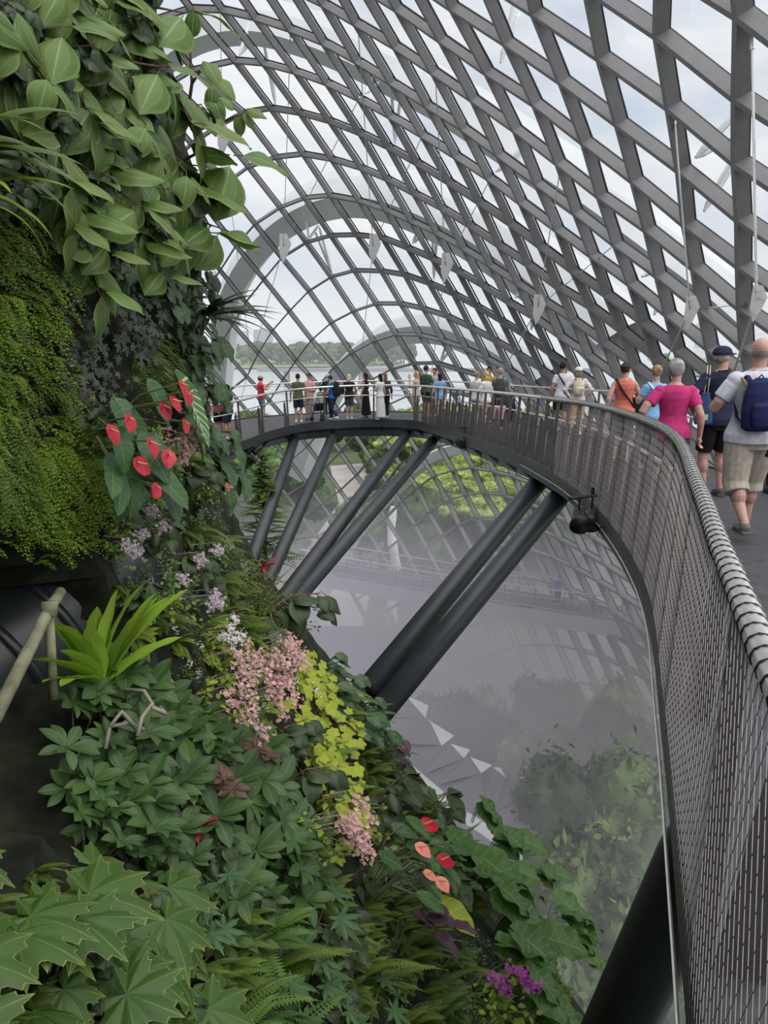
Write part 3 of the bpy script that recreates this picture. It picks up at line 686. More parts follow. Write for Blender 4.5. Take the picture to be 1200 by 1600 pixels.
LM = {
 'broad': leaf_mat('broad_leaf', (.050, .115, .030), (.125, .22, .055), (.20, .31, .11), (.18, .26, .08), 'long', .45, vs=.55),
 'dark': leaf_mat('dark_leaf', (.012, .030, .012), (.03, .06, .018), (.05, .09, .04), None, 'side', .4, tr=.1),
 'frond': leaf_mat('maidenhair_leaf', (.10, .20, .022), (.22, .36, .045), None, None, 'none', .7, tr=.3),
 'moss': leaf_mat('deep_fern_leaf', (.045, .10, .016), (.12, .20, .03), None, None, 'none', .7, tr=.25),
 'ivy': leaf_mat('blue_grey_leaf', (.022, .040, .034), (.055, .080, .062), (.08, .11, .09), None, 'side', .38, tr=.05),
 'anth': leaf_mat('anthurium_leaf', (.022, .070, .028), (.05, .12, .045), (.11, .18, .08), None, 'side', .32, nv=6, tr=.12),
 'small': leaf_mat('small_green_leaf', (.035, .095, .028), (.09, .19, .05), None, None, 'none', .5),
 'brown': leaf_mat('olive_brown_leaf', (.08, .085, .035), (.19, .15, .07), None, None, 'none', .6, tr=.15),
 'fern': leaf_mat('fern_leaf', (.035, .095, .022), (.10, .20, .045), None, None, 'none', .6),
 'limefern': leaf_mat('lime_fern_leaf', (.12, .22, .025), (.26, .38, .05), None, None, 'none', .6, tr=.3),
 'nest': leaf_mat('nest_fern_leaf', (.17, .34, .035), (.27, .47, .06), (.34, .50, .12), None, 'side', .38, nv=14, vs=.25, tr=.3),
 'lime': leaf_mat('lime_begonia_leaf', (.19, .29, .025), (.36, .46, .05), (.45, .50, .12), None, 'side', .5, nv=4, tr=.3),
 'oak': leaf_mat('yellow_olive_leaf', (.13, .15, .03), (.30, .30, .06), (.26, .28, .09), None, 'side', .55, nv=4, tr=.2),
 'rhodo': leaf_mat('glossy_dark_leaf', (.024, .070, .024), (.058, .118, .036), (.10, .16, .07), None, 'side', .4, nv=8, vs=.3, tr=.12, spec=.3),
 'rhodor': leaf_mat('maroon_leaf', (.045, .018, .02), (.07, .045, .03), (.18, .10, .09), None, 'side', .4, nv=8, tr=.1),
 'palm': leaf_mat('large_palmate_leaf', (.030, .080, .015), (.058, .125, .026), (.10, .17, .05), (.20, .24, .06), 'palm', .45, tr=.2),
 'palmd': leaf_mat('dark_palmate_leaf', (.022, .070, .032), (.05, .115, .045), (.10, .17, .08), None, 'none', .45, tr=.12),
 'philo': leaf_mat('philodendron_leaf', (.020, .060, .026), (.045, .10, .036), (.10, .17, .085), None, 'side', .34, nv=7, tr=.12),
 'whitev': leaf_mat('white_veined_leaf', (.025, .09, .03), (.05, .13, .04), (.34, .46, .28), None, 'side', .35, nv=8, vs=1, vw=.2, tr=.1),
 'eleph': leaf_mat('elephant_ear_leaf', (.030, .090, .020), (.070, .160, .038), (.12, .22, .075), None, 'side', .4, nv=7, vs=.7, tr=.25),
 'strap': leaf_mat('strap_leaf', (.05, .11, .03), (.11, .19, .05), (.13, .2, .08), (.22, .30, .10), 'none', .4),
 'croton': leaf_mat('maroon_croton_leaf', (.10, .012, .015), (.20, .03, .03), (.30, .06, .05), None, 'side', .35, tr=.1),
 'purple': leaf_mat('purple_leaf', (.03, .016, .028), (.07, .03, .06), (.10, .05, .09), None, 'side', .4, tr=.1)}
M['red'] = mat('anthurium_red', (.42, .004, .022), .35, 0, .25, 20, .3); M['spadix'] = mat('spadix_yellow', (.62, .36, .10), .5)
M['pink'] = mat('begonia_pink', (.60, .35, .34), .7, 0, .25, 60); M['white'] = mat('small_white_bloom', (.72, .66, .66), .6); M['mauve'] = mat('mauve_bloom', (.48, .38, .44), .6)
M['magenta'] = mat('magenta_bloom', (.42, .05, .38), .5, 0, .3, 30); M['coral'] = mat('coral_bloom', (.72, .22, .17), .5)
M['stem'] = mat('brown_stem', (.13, .085, .055), .8, 0, .3, 12, .3); M['gstem'] = mat('green_stem', (.10, .13, .04), .6, 0, .2, 10); M['palestem'] = mat('pale_woody_stem', (.30, .26, .22), .8, 0, .2, 10)

SH = {'ovate': lambda u: np.sin(np.pi*np.clip(u, 0, 1)**.8)**.75*(1-.35*u**6)+.0, 'lance': lambda u: np.sin(np.pi*u**1.15)**.85, 'strap': lambda u: np.minimum(1, .25+3*u)*(1-u**4)**.8,
      'heart': lambda u: np.sqrt(np.clip(1-(1-u*2.6)**2, .0, 1))*(u < .385)+(u >= .385)*np.cos((u-.385)/.615*np.pi/2)**.85, 'thin': lambda u: np.minimum(1, .4+4*u)*(1-u)**.7, 'spath': lambda u: np.sin(np.pi*np.clip(u*.98+.01, 0, 1)**.7)**.6}
class LV:
    def __init__(s, seed=0): s.V = []; s.F = []; s.U = []; s.Rn = []; s.n = 0; s.r = random.Random(seed); s.M = []
    def grid(s, P, nu, nv, uv, rn, mi=0):
        i = np.arange((nu)*(nv)).reshape(nu, nv); a = i+s.n+np.arange(nu)[:, None]
        base = s.n; idx = np.arange((nu+1)*(nv+1)).reshape(nu+1, nv+1)+base
        f = np.stack([idx[:-1, :-1], idx[1:, :-1], idx[1:, 1:], idx[:-1, 1:]], -1).reshape(-1, 4)
        s.V.append(P.reshape(-1, 3)); s.F.append(f); s.U.append(uv.reshape(-1, 2)); s.Rn.append(np.full((len(f),), rn)); s.n += (nu+1)*(nv+1); s.M.append(np.full(len(f), mi))
    def leaf(s, base, d, nrm, L, W, shape='ovate', droop=.6, fold=.25, wave=0.0, nu=8, nv=4, wf=2.0, mi=0, curl=0.0, rn=None):
        d = unit(d); nrm = np.asarray(nrm, float); nrm = unit(nrm-d*(nrm@d)); sd_ = np.cross(nrm, d)
        u = np.linspace(0, 1, nu+1); v = np.linspace(-1, 1, nv+1); an = droop*u
        ds = L/nu; cx = np.concatenate([[0], np.cumsum(np.cos((an[1:]+an[:-1])/2)*ds)]); cz = np.concatenate([[0], np.cumsum(-np.sin((an[1:]+an[:-1])/2)*ds)])
        C = np.asarray(base)+cx[:, None]*d+cz[:, None]*nrm
        N = np.cos(an)[:, None]*nrm+np.sin(an)[:, None]*d; T = np.cos(an)[:, None]*d-np.sin(an)[:, None]*nrm
        w = np.maximum(SH[shape](u), .02)*W/2; ph = s.r.uniform(0, 6.28)
        V, U = np.meshgrid(v, u); ww = w[:, None]*V
        P = C[:, None]+sd_*(ww*math.cos(fold))[..., None]+N[:, None]*(np.abs(ww)*math.sin(fold)+wave*W*np.sin(U*2*np.pi*wf+ph+V)*V*V-curl*W*V**2*w[:, None]/W*2)[..., None]
        if shape == 'heart': P = P-T[:, None]*(L*.26*np.abs(V)**1.4*(1-U)**2.5*np.minimum(1, 1))[..., None]
        s.grid(P, nu, nv, np.stack([U, (V+1)/2], -1), s.r.random() if rn is None else rn, mi)
    def palm(s, c, d, nrm, R, lobes=7, depth=.45, teeth=.08, cup=.25, spread=155, mi=0, rn=None, nt_=8):
        d = unit(d); nrm = np.asarray(nrm, float); nrm = unit(nrm-d*(nrm@d)); sd_ = np.cross(nrm, d); nth = lobes*nt_; sp = math.radians(spread)
        th = np.linspace(-sp, sp, nth+1); ph = (th+sp)/(2*sp)*lobes; fr = ph-np.floor(ph); fr[-1] = 1
        m = 1-np.abs(fr*2-1); lobeL = .62+.38*np.cos(th*.75)
        r = R*lobeL*((1-depth)+depth*m**1.0); r = r*(1+teeth*np.where(np.arange(nth+1) % 2 == 0, 1, -1)*(m > .08))
        k = np.array([0, .3, .65, 1.0]); Rr = r[None]*k[:, None]; TH = th[None]+0*Rr
        ridge = (m[None]-.5)*.09*R*k[:, None]
        P = np.asarray(c)+d*(Rr*np.cos(TH))[..., None]+sd_*(Rr*np.sin(TH))[..., None]+nrm*(-cup*Rr**2/R+ridge)[..., None]
        V = np.broadcast_to(fr[None], Rr.shape); U = k[:, None]+0*Rr
        s.grid(P, 3, nth, np.stack([U, V], -1), s.r.random() if rn is None else rn, mi)
    def quads(s, P, rn=None, mi=0):
        """P (k,4,3) independent quads"""
        k = len(P); f = (np.arange(k*4)+s.n).reshape(k, 4); s.V.append(P.reshape(-1, 3)); s.F.append(f); s.n += 4*k
        s.U.append(np.tile([[0, .3], [.5, .1], [1, .3], [.5, .8]], (k, 1))); s.Rn.append(np.random.RandomState(s.r.randrange(9999)).rand(k) if rn is None else np.full(k, rn)); s.M.append(np.full(k, mi))
    def build(s, name, mats, parent, smooth=True):
        V = np.concatenate(s.V); F = np.concatenate(s.F); U = np.concatenate(s.U); Rn = np.concatenate(s.Rn); me = bpy.data.meshes.new(name)
        me.vertices.add(len(V)); me.vertices.foreach_set('co', V.ravel().astype(np.float32)); me.loops.add(F.size); me.loops.foreach_set('vertex_index', F.ravel().astype(np.int32))
        me.polygons.add(len(F)); me.polygons.foreach_set('loop_start', np.arange(0, F.size, 4, dtype=np.int32)); me.polygons.foreach_set('loop_total', np.full(len(F), 4, dtype=np.int32))
        me.update(calc_edges=True)
        a = me.uv_layers.new(name='UVMap'); a.data.foreach_set('uv', U[F.ravel()].ravel().astype(np.float32))
        b = me.uv_layers.new(name='rnd'); rr = np.repeat(Rn, 4); b.data.foreach_set('uv', np.stack([rr, rr], 1).ravel().astype(np.float32))
        me.polygons.foreach_set('use_smooth', [smooth]*len(F))
        ms = mats if isinstance(mats, (list, tuple)) else [mats]
        for m in ms: me.materials.append(m)
        if len(ms) > 1: me.polygons.foreach_set('material_index', np.concatenate(s.M).astype(np.int32))
        o = bpy.data.objects.new(name, me); COL.objects.link(o)
        if parent is not None: o.parent = parent
        return o
def rdir(r, x=(0.2, 1), y=(-1, 1), z=(-.3, .8)): return unit([r.uniform(*x), r.uniform(*y), r.uniform(*z)])
def root_(): return empty('plant', (0, 0, 0))

# every builder makes one plant whose local +X points out of the planted wall
def P_broad(seed, nleaf=13, L=.29, m='broad', W=.74, hang=.75):
    R_ = random.Random(seed); o = root_(); s = LV(seed); st = MB()
    a = np.array([-.08, 0, .02]); tips = []
    for b in range(3):
        e = np.array([R_.uniform(.12, .34), R_.uniform(-.26, .26), R_.uniform(-.28, .2)]); mid = (a+e)/2+[.08, 0, .06]; st.tube([a, mid, e], [.009, .007, .004], 5); tips += [(mid, e), (e, e)]
    for k in range(nleaf):
        p, e = tips[k % len(tips)]; p = p+np.array([R_.uniform(-.03, .03) for _ in range(3)])
        an = R_.uniform(0, 6.28); d = unit([R_.uniform(.1, .65), math.cos(an)*.9, math.sin(an)*.7-hang]); l_ = L*R_.uniform(.75, 1.15)
        q = p+d*.04; st.tube([p, q], .003, 4)
        s.leaf(q, d, [.75, .1*math.cos(an), .75], l_, l_*W, 'ovate', R_.uniform(.4, 1.3), R_.uniform(.05, .3), .04, 9, 6, 1.5, curl=R_.uniform(0, .35))
    s.build('foliage', LM[m], o); st.build('stem', M['stem'], o); return o
def P_frond(seed, m='frond', w=.34, h=.5, n_=46, sz=.017):
    R_ = random.Random(seed); o = root_(); s = LV(seed); Q = []
    for k in range(n_):
        p = np.array([R_.uniform(-.02, .06), R_.uniform(-w, w), R_.uniform(-.15, h*.6)]); d = unit([R_.uniform(.4, 1), R_.uniform(-.5, .5), R_.uniform(-.1, .6)]); L = R_.uniform(.16, .30); steps = 11
        side = unit(np.cross(d, [0, 0, 1])+1e-6)
        for i in range(steps):
            t = (i+1)/steps; c = p+d*L*t+np.array([0, 0, -L*.85*t*t]); br = (1-t)*.07+.012
            for sg in (-1, 1):
                for j in range(1+int(br/.018)):
                    q = c+side*sg*(.010+j*.018)+np.array([R_.uniform(-.006, .006), R_.uniform(-.006, .006), -.004*j+R_.uniform(-.005, .005)]); z = sz*R_.uniform(.7, 1.2)
                    a_ = unit([.5+R_.uniform(-.3, .3), sg*.8+R_.uniform(-.4, .4), -.5+R_.uniform(-.5, .3)]); b_ = unit(np.cross(a_, [R_.uniform(.3, 1), R_.uniform(-.3, .3), .6]))
                    Q.append([q, q+a_*z*.6-b_*z*.5, q+a_*z, q+a_*z*.6+b_*z*.5])
    s.quads(np.array(Q)); s.build('foliage', LM[m], o, False); return o
def pinnate(s, base, d, up, L, np_, pl, pw, droop=1.0, mi=0, lobed=False):
    d = unit(d); up = unit(np.asarray(up, float)-d*np.dot(up, d)); sd_ = np.cross(up, d); Q = []; P0 = np.array(base, float); pts = [P0]
    for i in range(np_):
        t = (i+1)/np_; a = droop*t; T = d*math.cos(a)-up*math.sin(a); N = up*math.cos(a)+d*math.sin(a); P0 = P0+T*L/np_; pts.append(P0)
        l_ = pl*math.sin(math.pi*min(1, .12+.88*t)**.8)+.004
        for sg in (-1, 1):
            A = unit(sd_*sg+T*.35-N*.12); Q.append([P0, P0+A*l_*.5+T*pw, P0+A*l_-N*.1*l_, P0+A*l_*.5-T*pw])
    s.quads(np.array(Q), s.r.random(), mi); return pts
def P_fern(seed, m='fern', n_=9, L=.42, pl=.075, up=.5, np_=22):
    R_ = random.Random(seed); o = root_(); s = LV(seed); st = MB()
    for k in range(n_):
        a = -1.4+2.8*k/(n_-1)+R_.uniform(-.2, .2); d = unit([.8+.3*math.cos(a), math.sin(a)*1.1, R_.uniform(-.1, up)]); l_ = L*R_.uniform(.7, 1.1)
        pts = pinnate(s, [R_.uniform(-.02, .02), R_.uniform(-.05, .05), R_.uniform(-.04, .04)], d, [.3, 0, 1], l_, np_, pl*R_.uniform(.8, 1.1), .008+pl*.06, R_.uniform(.7, 1.5)); st.tube(pts[::4], .0025, 3)
    s.build('foliage', LM[m], o, False); st.build('stem', M['gstem'], o); return o
def P_small(seed, m='small', n_=190, sz=.042, w=.3, flowers=None, nf=0, shape='ovate', name='flower_cluster'):
    R_ = random.Random(seed); o = root_(); s = LV(seed); st = MB()
    for k in range(14):
        e = np.array([R_.uniform(.08, .25), R_.uniform(-w, w), R_.uniform(-w, w)]); a = e*[.0, .4, .4]; md = (a+e)/2+[.04, 0, .03]; st.tube([a, md, e], [.004, .003, .002], 4)
        for j in range(n_//14):
            t = R_.uniform(.15, 1); p = a*(1-t)+e*t+[.06*t*(1-t)*2, 0, 0]+np.array([R_.uniform(-.035, .035) for _ in range(3)]); l_ = sz*R_.uniform(.6, 1.25)
            s.leaf(p, rdir(R_, (.0, 1), (-1, 1), (-.9, .5)), [.8, R_.uniform(-.4, .4), .7], l_, l_*.72, shape, R_.uniform(0, .8), .2, 0, 3, 2)
    s.build('foliage', LM[m], o); st.build('stem', M['gstem'], o)
    for k in range(nf):
        b = MB(); c = np.array([R_.uniform(.2, .3), R_.uniform(-w, w), R_.uniform(-w, w)])
        for j in range(26): blossom(b, c+np.array([R_.gauss(0, .012), R_.gauss(0, .035), R_.gauss(0, .03)]), .010, R_)
        b.build(name, M[flowers], o)
    return o
def blossom(b, c, r, R_):
    r *= .75
    n_ = unit([R_.uniform(.3, 1), R_.uniform(-.6, .6), R_.uniform(-.4, .8)]); u = unit(np.cross(n_, [0, 0, 1])+1e-5); w = np.cross(n_, u); a0 = R_.random()*3
    for k in range(4):
        a = a0+k*math.pi/2; d = u*math.cos(a)+w*math.sin(a); e = np.cross(n_, d); b.add([c, c+d*r*.7-e*r*.45+n_*r*.2, c+d*r*1.25+n_*r*.35, c+d*r*.7+e*r*.45+n_*r*.2], [(0, 1, 2, 3)])
def P_ivy(seed, m='ivy', n_=20, R0=.075, lobes=5, depth=.5, w=.26, teeth=.03):
    R_ = random.Random(seed); o = root_(); s = LV(seed); st = MB()
    for k in range(n_):
        p = np.array([R_.uniform(.06, .24), R_.uniform(-w, w), R_.uniform(-w, w)]); st.tube([p*[.0, .6, .6], p*[.7, .9, .9]+[0, 0, .05], p], .0028, 4)
        s.palm(p, unit([R_.uniform(.1, .7), R_.uniform(-.8, .8), -.9]), [.8, R_.uniform(-.3, .3), .7], R0*R_.uniform(.7, 1.25), lobes, depth, teeth, R_.uniform(.1, .5), 140)
    s.build('foliage', LM[m], o); st.build('stem', M['stem'], o); return o
def P_heart(seed, m='philo', n_=11, L=.22, w=.2, wave=.05, hang=.9, nu=10, nv=8, ratio=.72, x=(.15, .35)):
    R_ = random.Random(seed); o = root_(); s = LV(seed); st = MB()
    for k in range(n_):
        p = np.array([R_.uniform(*x), R_.uniform(-w, w), R_.uniform(-w, w*1.1)]); a = p*[0, .3, .3]; st.tube([a, (a+p)/2+[.03, 0, .07], p], [.006, .005, .004], 5); l_ = L*R_.uniform(.75, 1.15)
        s.leaf(p, unit([R_.uniform(.15, .7), R_.uniform(-.6, .6), -hang]), [.9, R_.uniform(-.35, .35), .6], l_, l_*ratio, 'heart', R_.uniform(.1, .7), R_.uniform(.08, .3), wave, nu, nv, 2.5)
    s.build('foliage', LM[m], o); st.build('stem', M['gstem'], o); return o
def P_rosette(seed, nr=5, m='rhodo', L=.17, w=.22, red=False, n_=8):
    R_ = random.Random(seed); o = root_(); s = LV(seed); st = MB()
    for k in range(nr):
        c = np.array([R_.uniform(.12, .3), R_.uniform(-w, w), R_.uniform(-w, w)]); a = c*[0, .4, .2]-[0, 0, .05]; st.tube([a, (a+c)/2+[.02, R_.uniform(-.04, .04), -.03], c], [.007, .006, .005], 6)
        ax = unit([1, R_.uniform(-.4, .4), R_.uniform(.1, .9)]); u = unit(np.cross(ax, [0, 0, 1])); v = np.cross(ax, u)
        for j in range(n_):
            an = j*2.4+R_.uniform(-.15, .15); el = R_.uniform(.15, .75); rd = u*math.cos(an)+v*math.sin(an); l_ = L*R_.uniform(.75, 1.15)
            s.leaf(c+rd*.006, rd*math.cos(el)+ax*math.sin(el), ax*math.cos(el)-rd*math.sin(el), l_, l_*.42, 'lance', R_.uniform(.2, .9), .22, 0, 8, 4)
    s.build('foliage', LM[m], o); st.build('stem', M['stem'], o); return o
def P_straps(seed, m='strap', n_=14, L=.42, Wd=.035, up=.6, droop=1.3, wave=0, shape='thin', fold=.25, spread=1.2, nu=12):
    R_ = random.Random(seed); o = root_(); s = LV(seed)
    for k in range(n_):
        a = -spread+2*spread*k/(n_-1)+R_.uniform(-.15, .15); d = unit([.55+.3*R_.random(), math.sin(a), up*math.cos(a)+R_.uniform(-.1, .35)]); l_ = L*R_.uniform(.7, 1.1)
        s.leaf([R_.uniform(0, .03), math.sin(a)*.02, math.cos(a)*.02], d, [.35, -math.sin(a)*.3, 1], l_, Wd*R_.uniform(.8, 1.1), shape, droop*R_.uniform(.6, 1.2), fold, wave, nu, 4, 3)
    s.build('foliage', LM[m], o); return o
def spathe(o, p, d, nrm, sz, R_, m='red', spd=True):
    q = LV(R_.randrange(999)); q.leaf(p, d, nrm, sz, sz*.95, 'heart', .25, .12, .02, 8, 6, 1); f = q.build('flower', M[m], o)
    if spd: b = MB(); n_ = unit(nrm); b.tube([p+np.asarray(d)*sz*.05+n_*.003, p+np.asarray(d)*sz*.3+n_*sz*.28, p+np.asarray(d)*sz*.42+n_*sz*.45], [sz*.045, sz*.05, sz*.03], 7); b.build('spadix', M['spadix'], f)
def P_anth(seed, spots, m='red', L=.2, nl=8, sz=.066):
    o = P_heart(seed, 'anth', nl, L, .2, .03, .8, ratio=.6); R_ = random.Random(seed); st = MB()
    for y, z in spots:
        p = np.array([.36, y, z]); st.tube([[0, y*.3, z*.3-.05], [.2, y*.7, z*.8], p], .004, 5); d = unit([.35, R_.uniform(-.7, .7), -.75]); spathe(o, p, d, unit([.95, R_.uniform(-.3, .3), .45]), sz*R_.uniform(.85, 1.15), R_, m)
    st.build('flower_stalk', M['gstem'], o); return o
def P_raceme(seed, n_=7, w=.14, m='pink', hang=.14):
    R_ = random.Random(seed); o = P_small(seed+5, 'limefern', 60, .035, .14)
    for k in range(n_):
        b = MB(); c = np.array([R_.uniform(.22, .34), R_.uniform(-w, w), R_.uniform(-w, w)*.8+.05])
        for j in range(55):
            t = R_.random(); blossom(b, c+np.array([R_.gauss(0, .012), R_.gauss(0, .02), -hang*t+R_.gauss(0, .01)]), .011, R_)
        b.tube([c+[-.15, 0, .05], c+[0, 0, .02], c+[0, 0, -hang]], .0015, 3); b.build('flower_cluster', M[m], o)
    return o
def P_big(seed, n_=3, R0=.20, m='palm', lobes=7, depth=.40, w=.17):
    R_ = random.Random(seed); o = root_(); s = LV(seed); st = MB()
    for k in range(n_):
        p = np.array([R_.uniform(.12, .26), (k-(n_-1)/2)*w+R_.uniform(-.04, .04), R_.uniform(-.1, .14)]); st.tube([p*[0, .3, .2]-[.02, 0, .1], p*[.6, .8, .9]-[0, 0, .04], p], [.006, .005, .004], 6)
        s.palm(p, unit([R_.uniform(.2, .6), R_.uniform(-.7, .7), -.75]), [.95, R_.uniform(-.3, .3), .75], R0*R_.uniform(.85, 1.15), lobes, depth, .07, R_.uniform(.05, .35), 165, nt_=8)
    s.build('foliage', LM[m], o); st.build('stem', M['gstem'], o); return o

PR = {}
def protos(key, fn, seeds): PR[key] = [fn(k) for k in seeds]; USED[key] = [False]*len(PR[key])
USED = {}
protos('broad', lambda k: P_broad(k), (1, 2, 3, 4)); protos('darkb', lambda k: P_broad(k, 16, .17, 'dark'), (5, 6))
protos('frond', lambda k: P_frond(k), (7, 8, 9)); protos('moss', lambda k: P_frond(k, 'moss', .34, .5, 40), (10, 11)); protos('ivy', lambda k: P_ivy(k), (12, 13))
protos('small', lambda k: P_small(k), (14, 15)); protos('smallw', lambda k: P_small(k, 'small', 150, .04, .26, 'mauve', 3), (16, 17)); protos('brown', lambda k: P_small(k, 'brown', 200, .035, .26), (18,))
protos('fern', lambda k: P_fern(k), (19, 20, 21)); protos('limefern', lambda k: P_fern(k, 'limefern', 9, .3, .06), (22, 23)); protos('lime', lambda k: P_ivy(k, 'lime', 20, .085, 5, .2, .24, .05), (24, 25))
protos('oak', lambda k: P_ivy(k, 'oak', 17, .07, 5, .3, .24, .05), (26,)); protos('rhodo', lambda k: P_rosette(k), (27, 28, 29)); protos('rhodor', lambda k: P_rosette(k, 2, 'rhodor', .11, .08), (30,))
protos('palm', lambda k: P_big(k), (31, 32, 33)); protos('palmd', lambda k: P_big(k, 5, .12, 'palmd', 7, .6, .1), (34, 35)); protos('philo', lambda k: P_heart(k), (36, 37)); protos('philos', lambda k: P_heart(k, 'philo', 16, .13, .2), (38,))
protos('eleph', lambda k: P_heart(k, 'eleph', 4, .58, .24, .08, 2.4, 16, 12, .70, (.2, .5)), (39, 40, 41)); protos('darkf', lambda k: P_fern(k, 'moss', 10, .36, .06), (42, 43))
protos('strap', lambda k: P_straps(k), (44,)); protos('dracaena', lambda k: P_straps(k, 'dark', 20, .42, .045, .4, .8, spread=1.6), (45,)); protos('lacy', lambda k: P_fern(k, 'fern', 8, .34, .10, .4, 13), (46, 47)); protos('smallww', lambda k: P_small(k, 'moss', 120, .035, .24, 'white', 4), (48,))
CNT = {}
def put(key, p, nrm, label, cat, name, group=None, scale=1.0, tilt=0.0, spin=0.0, rnd=None, which=None, lift=0.0):
    rnd = rnd or R; k = which if which is not None else rnd.randrange(len(PR[key])); src = PR[key][k]
    if not USED[key][k]: o = src; USED[key][k] = True
    else: o = copy_thing(src)
    o.name = name; n_ = Vector(tuple(nrm)).normalized(); up = Vector((0, 0, 1)); z = (up-n_*n_.dot(up))
    z = z.normalized() if z.length > .1 else Vector((-1, 0, 0)); y = z.cross(n_); mt = Matrix((n_, y, z)).transposed()
    mt = mt @ Euler((spin, tilt, 0)).to_matrix(); o.rotation_euler = mt.to_euler(); o.location = Vector(tuple(p))+n_*lift; o.scale = (scale,)*3
    for a in ('label', 'group', 'category'):
        if a in o: del o[a]
    tag(o, label, cat, group); return o
def plant(key, px, py, label, name, group=None, scale=1.0, cat='plant', out=.2, **kw):
    h = mhit(px, py); h = mhit(px-40, py) if h is None else h
    if h is not None:
        q = project(h+unit(mnorm(h)*.75+unit(-h)*.35)*out*scale); px, py = px-(q[0]-px if abs(q[0]-px) < 140 else 60), py-(q[1]-py if abs(q[1]-py) < 90 else 0)
    for dx in (0, -15, -30, -45, -60, -80, -100, -130, -160):
        p = mhit(px+dx, py)
        if p is not None: break
    if p is None: return None
    if dx: q = ray(px, py)*np.linalg.norm(p)/np.linalg.norm(ray(px+dx, py)); p = p*.35+q*.65
    nn = mnorm(p); v = unit(-p); nn = unit(nn*.75+v*.35)     # leaves turn to the open, lit side
    return put(key, p, nn, label, cat, name, group, scale, **kw)
ORD = ['first', 'second', 'third', 'fourth', 'fifth', 'sixth', 'seventh', 'eighth', 'ninth', 'tenth', 'eleventh', 'twelfth', 'thirteenth', 'fourteenth', 'fifteenth', 'sixteenth', 'seventeenth', 'eighteenth', 'nineteenth', 'twentieth']
def single_out(made, step):
    made.sort(key=lambda m_: m_[1]); rows = []
    for m_ in made:
        if rows and m_[1]-rows[-1][0][1] < step*.9: rows[-1].append(m_)
        else: rows.append([m_])
    for i, r_ in enumerate(rows):
        r_.sort(key=lambda m_: m_[0])
        for j, (x, y, o) in enumerate(r_):
            o['label'] = ' '.join(o['label'].replace(',', '').split()[:9])+(', ' if len(rows) > 1 else ', ')+(ORD[i]+' row down, ' if len(rows) > 1 else '')+ORD[min(j, 19)]+' from left'
def region(poly, step, key, label, name, group, size, cat='plant', jit=.45, seed=1, keep=1.0, **kw):
    """plants set through one bed of the wall, closer together where the wall is farther away"""
    made = []; ORD_ = ORD; rr = random.Random(seed); xs = [p[0] for p in poly]; ys = [p[1] for p in poly]; keys = key if isinstance(key, tuple) else (key,); n_ = 0
    y = min(ys)
    while y <= max(ys):
        x = min(xs)
        while x <= max(xs):
            qx, qy = x+rr.uniform(-jit, jit)*step, y+rr.uniform(-jit, jit)*step
            if poly_dist((qx, qy), poly) > 0 and rr.random() < keep and poly_dist((qx, qy), CAVE) < -18:
                h = mhit(qx, qy)
                if h is not None:
                    t = np.linalg.norm(h)/np.linalg.norm(ray(qx, qy)); sc = size*rr.uniform(.85, 1.2)*(t*step/1200/.30 if size < 3 else 1)
                    o = plant(rr.choice(keys), qx, qy, label, name, group, sc, cat, spin=rr.uniform(-.35, .35), tilt=rr.uniform(-.2, .2), rnd=rr, **kw); n_ += 1
                    if o is not None: made.append((qx, qy, o))
            x += step
        y += step
    single_out(made, step)
    return n_

# ------------------------------------------------------------------ planting beds
B = region
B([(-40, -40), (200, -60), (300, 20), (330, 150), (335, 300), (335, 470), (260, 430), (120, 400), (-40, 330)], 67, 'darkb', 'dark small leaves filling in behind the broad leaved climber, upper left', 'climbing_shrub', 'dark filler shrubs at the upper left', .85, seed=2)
B([(-30, -60), (180, -60), (260, 40), (330, 160), (330, 470), (240, 400), (130, 390), (40, 150), (-30, 120)], 62, 'broad', 'broad ribbed green leaves of a climber covering the upper left of the planted wall', 'broad_leaved_climber', 'broad leaved climbers at the upper left', 1.12, seed=3)
B([(-40, 330), (60, 340), (110, 470), (115, 640), (100, 760), (60, 860), (-40, 860)], 53, ('frond', 'moss'), 'hanging maidenhair fern with fine bright fronds on the left of the wall', 'maidenhair_fern', 'maidenhair ferns on the left', 1.0, seed=4)
B([(70, 385), (240, 400), (270, 500), (235, 590), (150, 640), (100, 560)], 45, 'ivy', 'blue grey palmate leaved creeper on the shaded wall left of the red flowers', 'grey_creeper', 'blue grey creepers', 1.0, seed=5)
B([(30, 690), (160, 670), (185, 760), (170, 870), (110, 910), (50, 860)], 50, 'frond', 'bright lime maidenhair fern hanging above the dark recess', 'maidenhair_fern', 'lime maidenhair ferns above the recess', 1.0, seed=6)
B([(230, 520), (300, 540), (300, 640), (250, 650)], 36, 'moss', 'small soft green fern between the red flowers and the white veined leaf', 'soft_fern', 'soft ferns above the red flowers', 1.0, seed=7)
B([(255, 380), (345, 420), (345, 560), (360, 680), (395, 760), (330, 740), (280, 620), (250, 480)], 45, ('philo', 'philos'), 'dark heart leaved climber at the wall edge near the far walkway', 'heart_leaved_climber', 'heart leaved climbers at the wall edge', .85, seed=8)
B([(180, 720), (330, 680), (400, 760), (440, 850), (380, 900), (330, 960), (230, 960), (190, 880)], 43, ('small', 'small', 'smallw'), 'small leaved green shrub in the middle of the wall, some with tiny mauve blooms', 'small_leaved_shrub', 'small leaved shrubs in the middle of the wall', 1.0, seed=9)
B([(340, 850), (440, 860), (480, 930), (470, 1010), (400, 1010), (330, 960)], 40, ('brown', 'brown', 'moss'), 'olive brown fine leaved plant right of the nest fern', 'olive_ground_cover', 'olive brown ground cover', 1.0, seed=10)
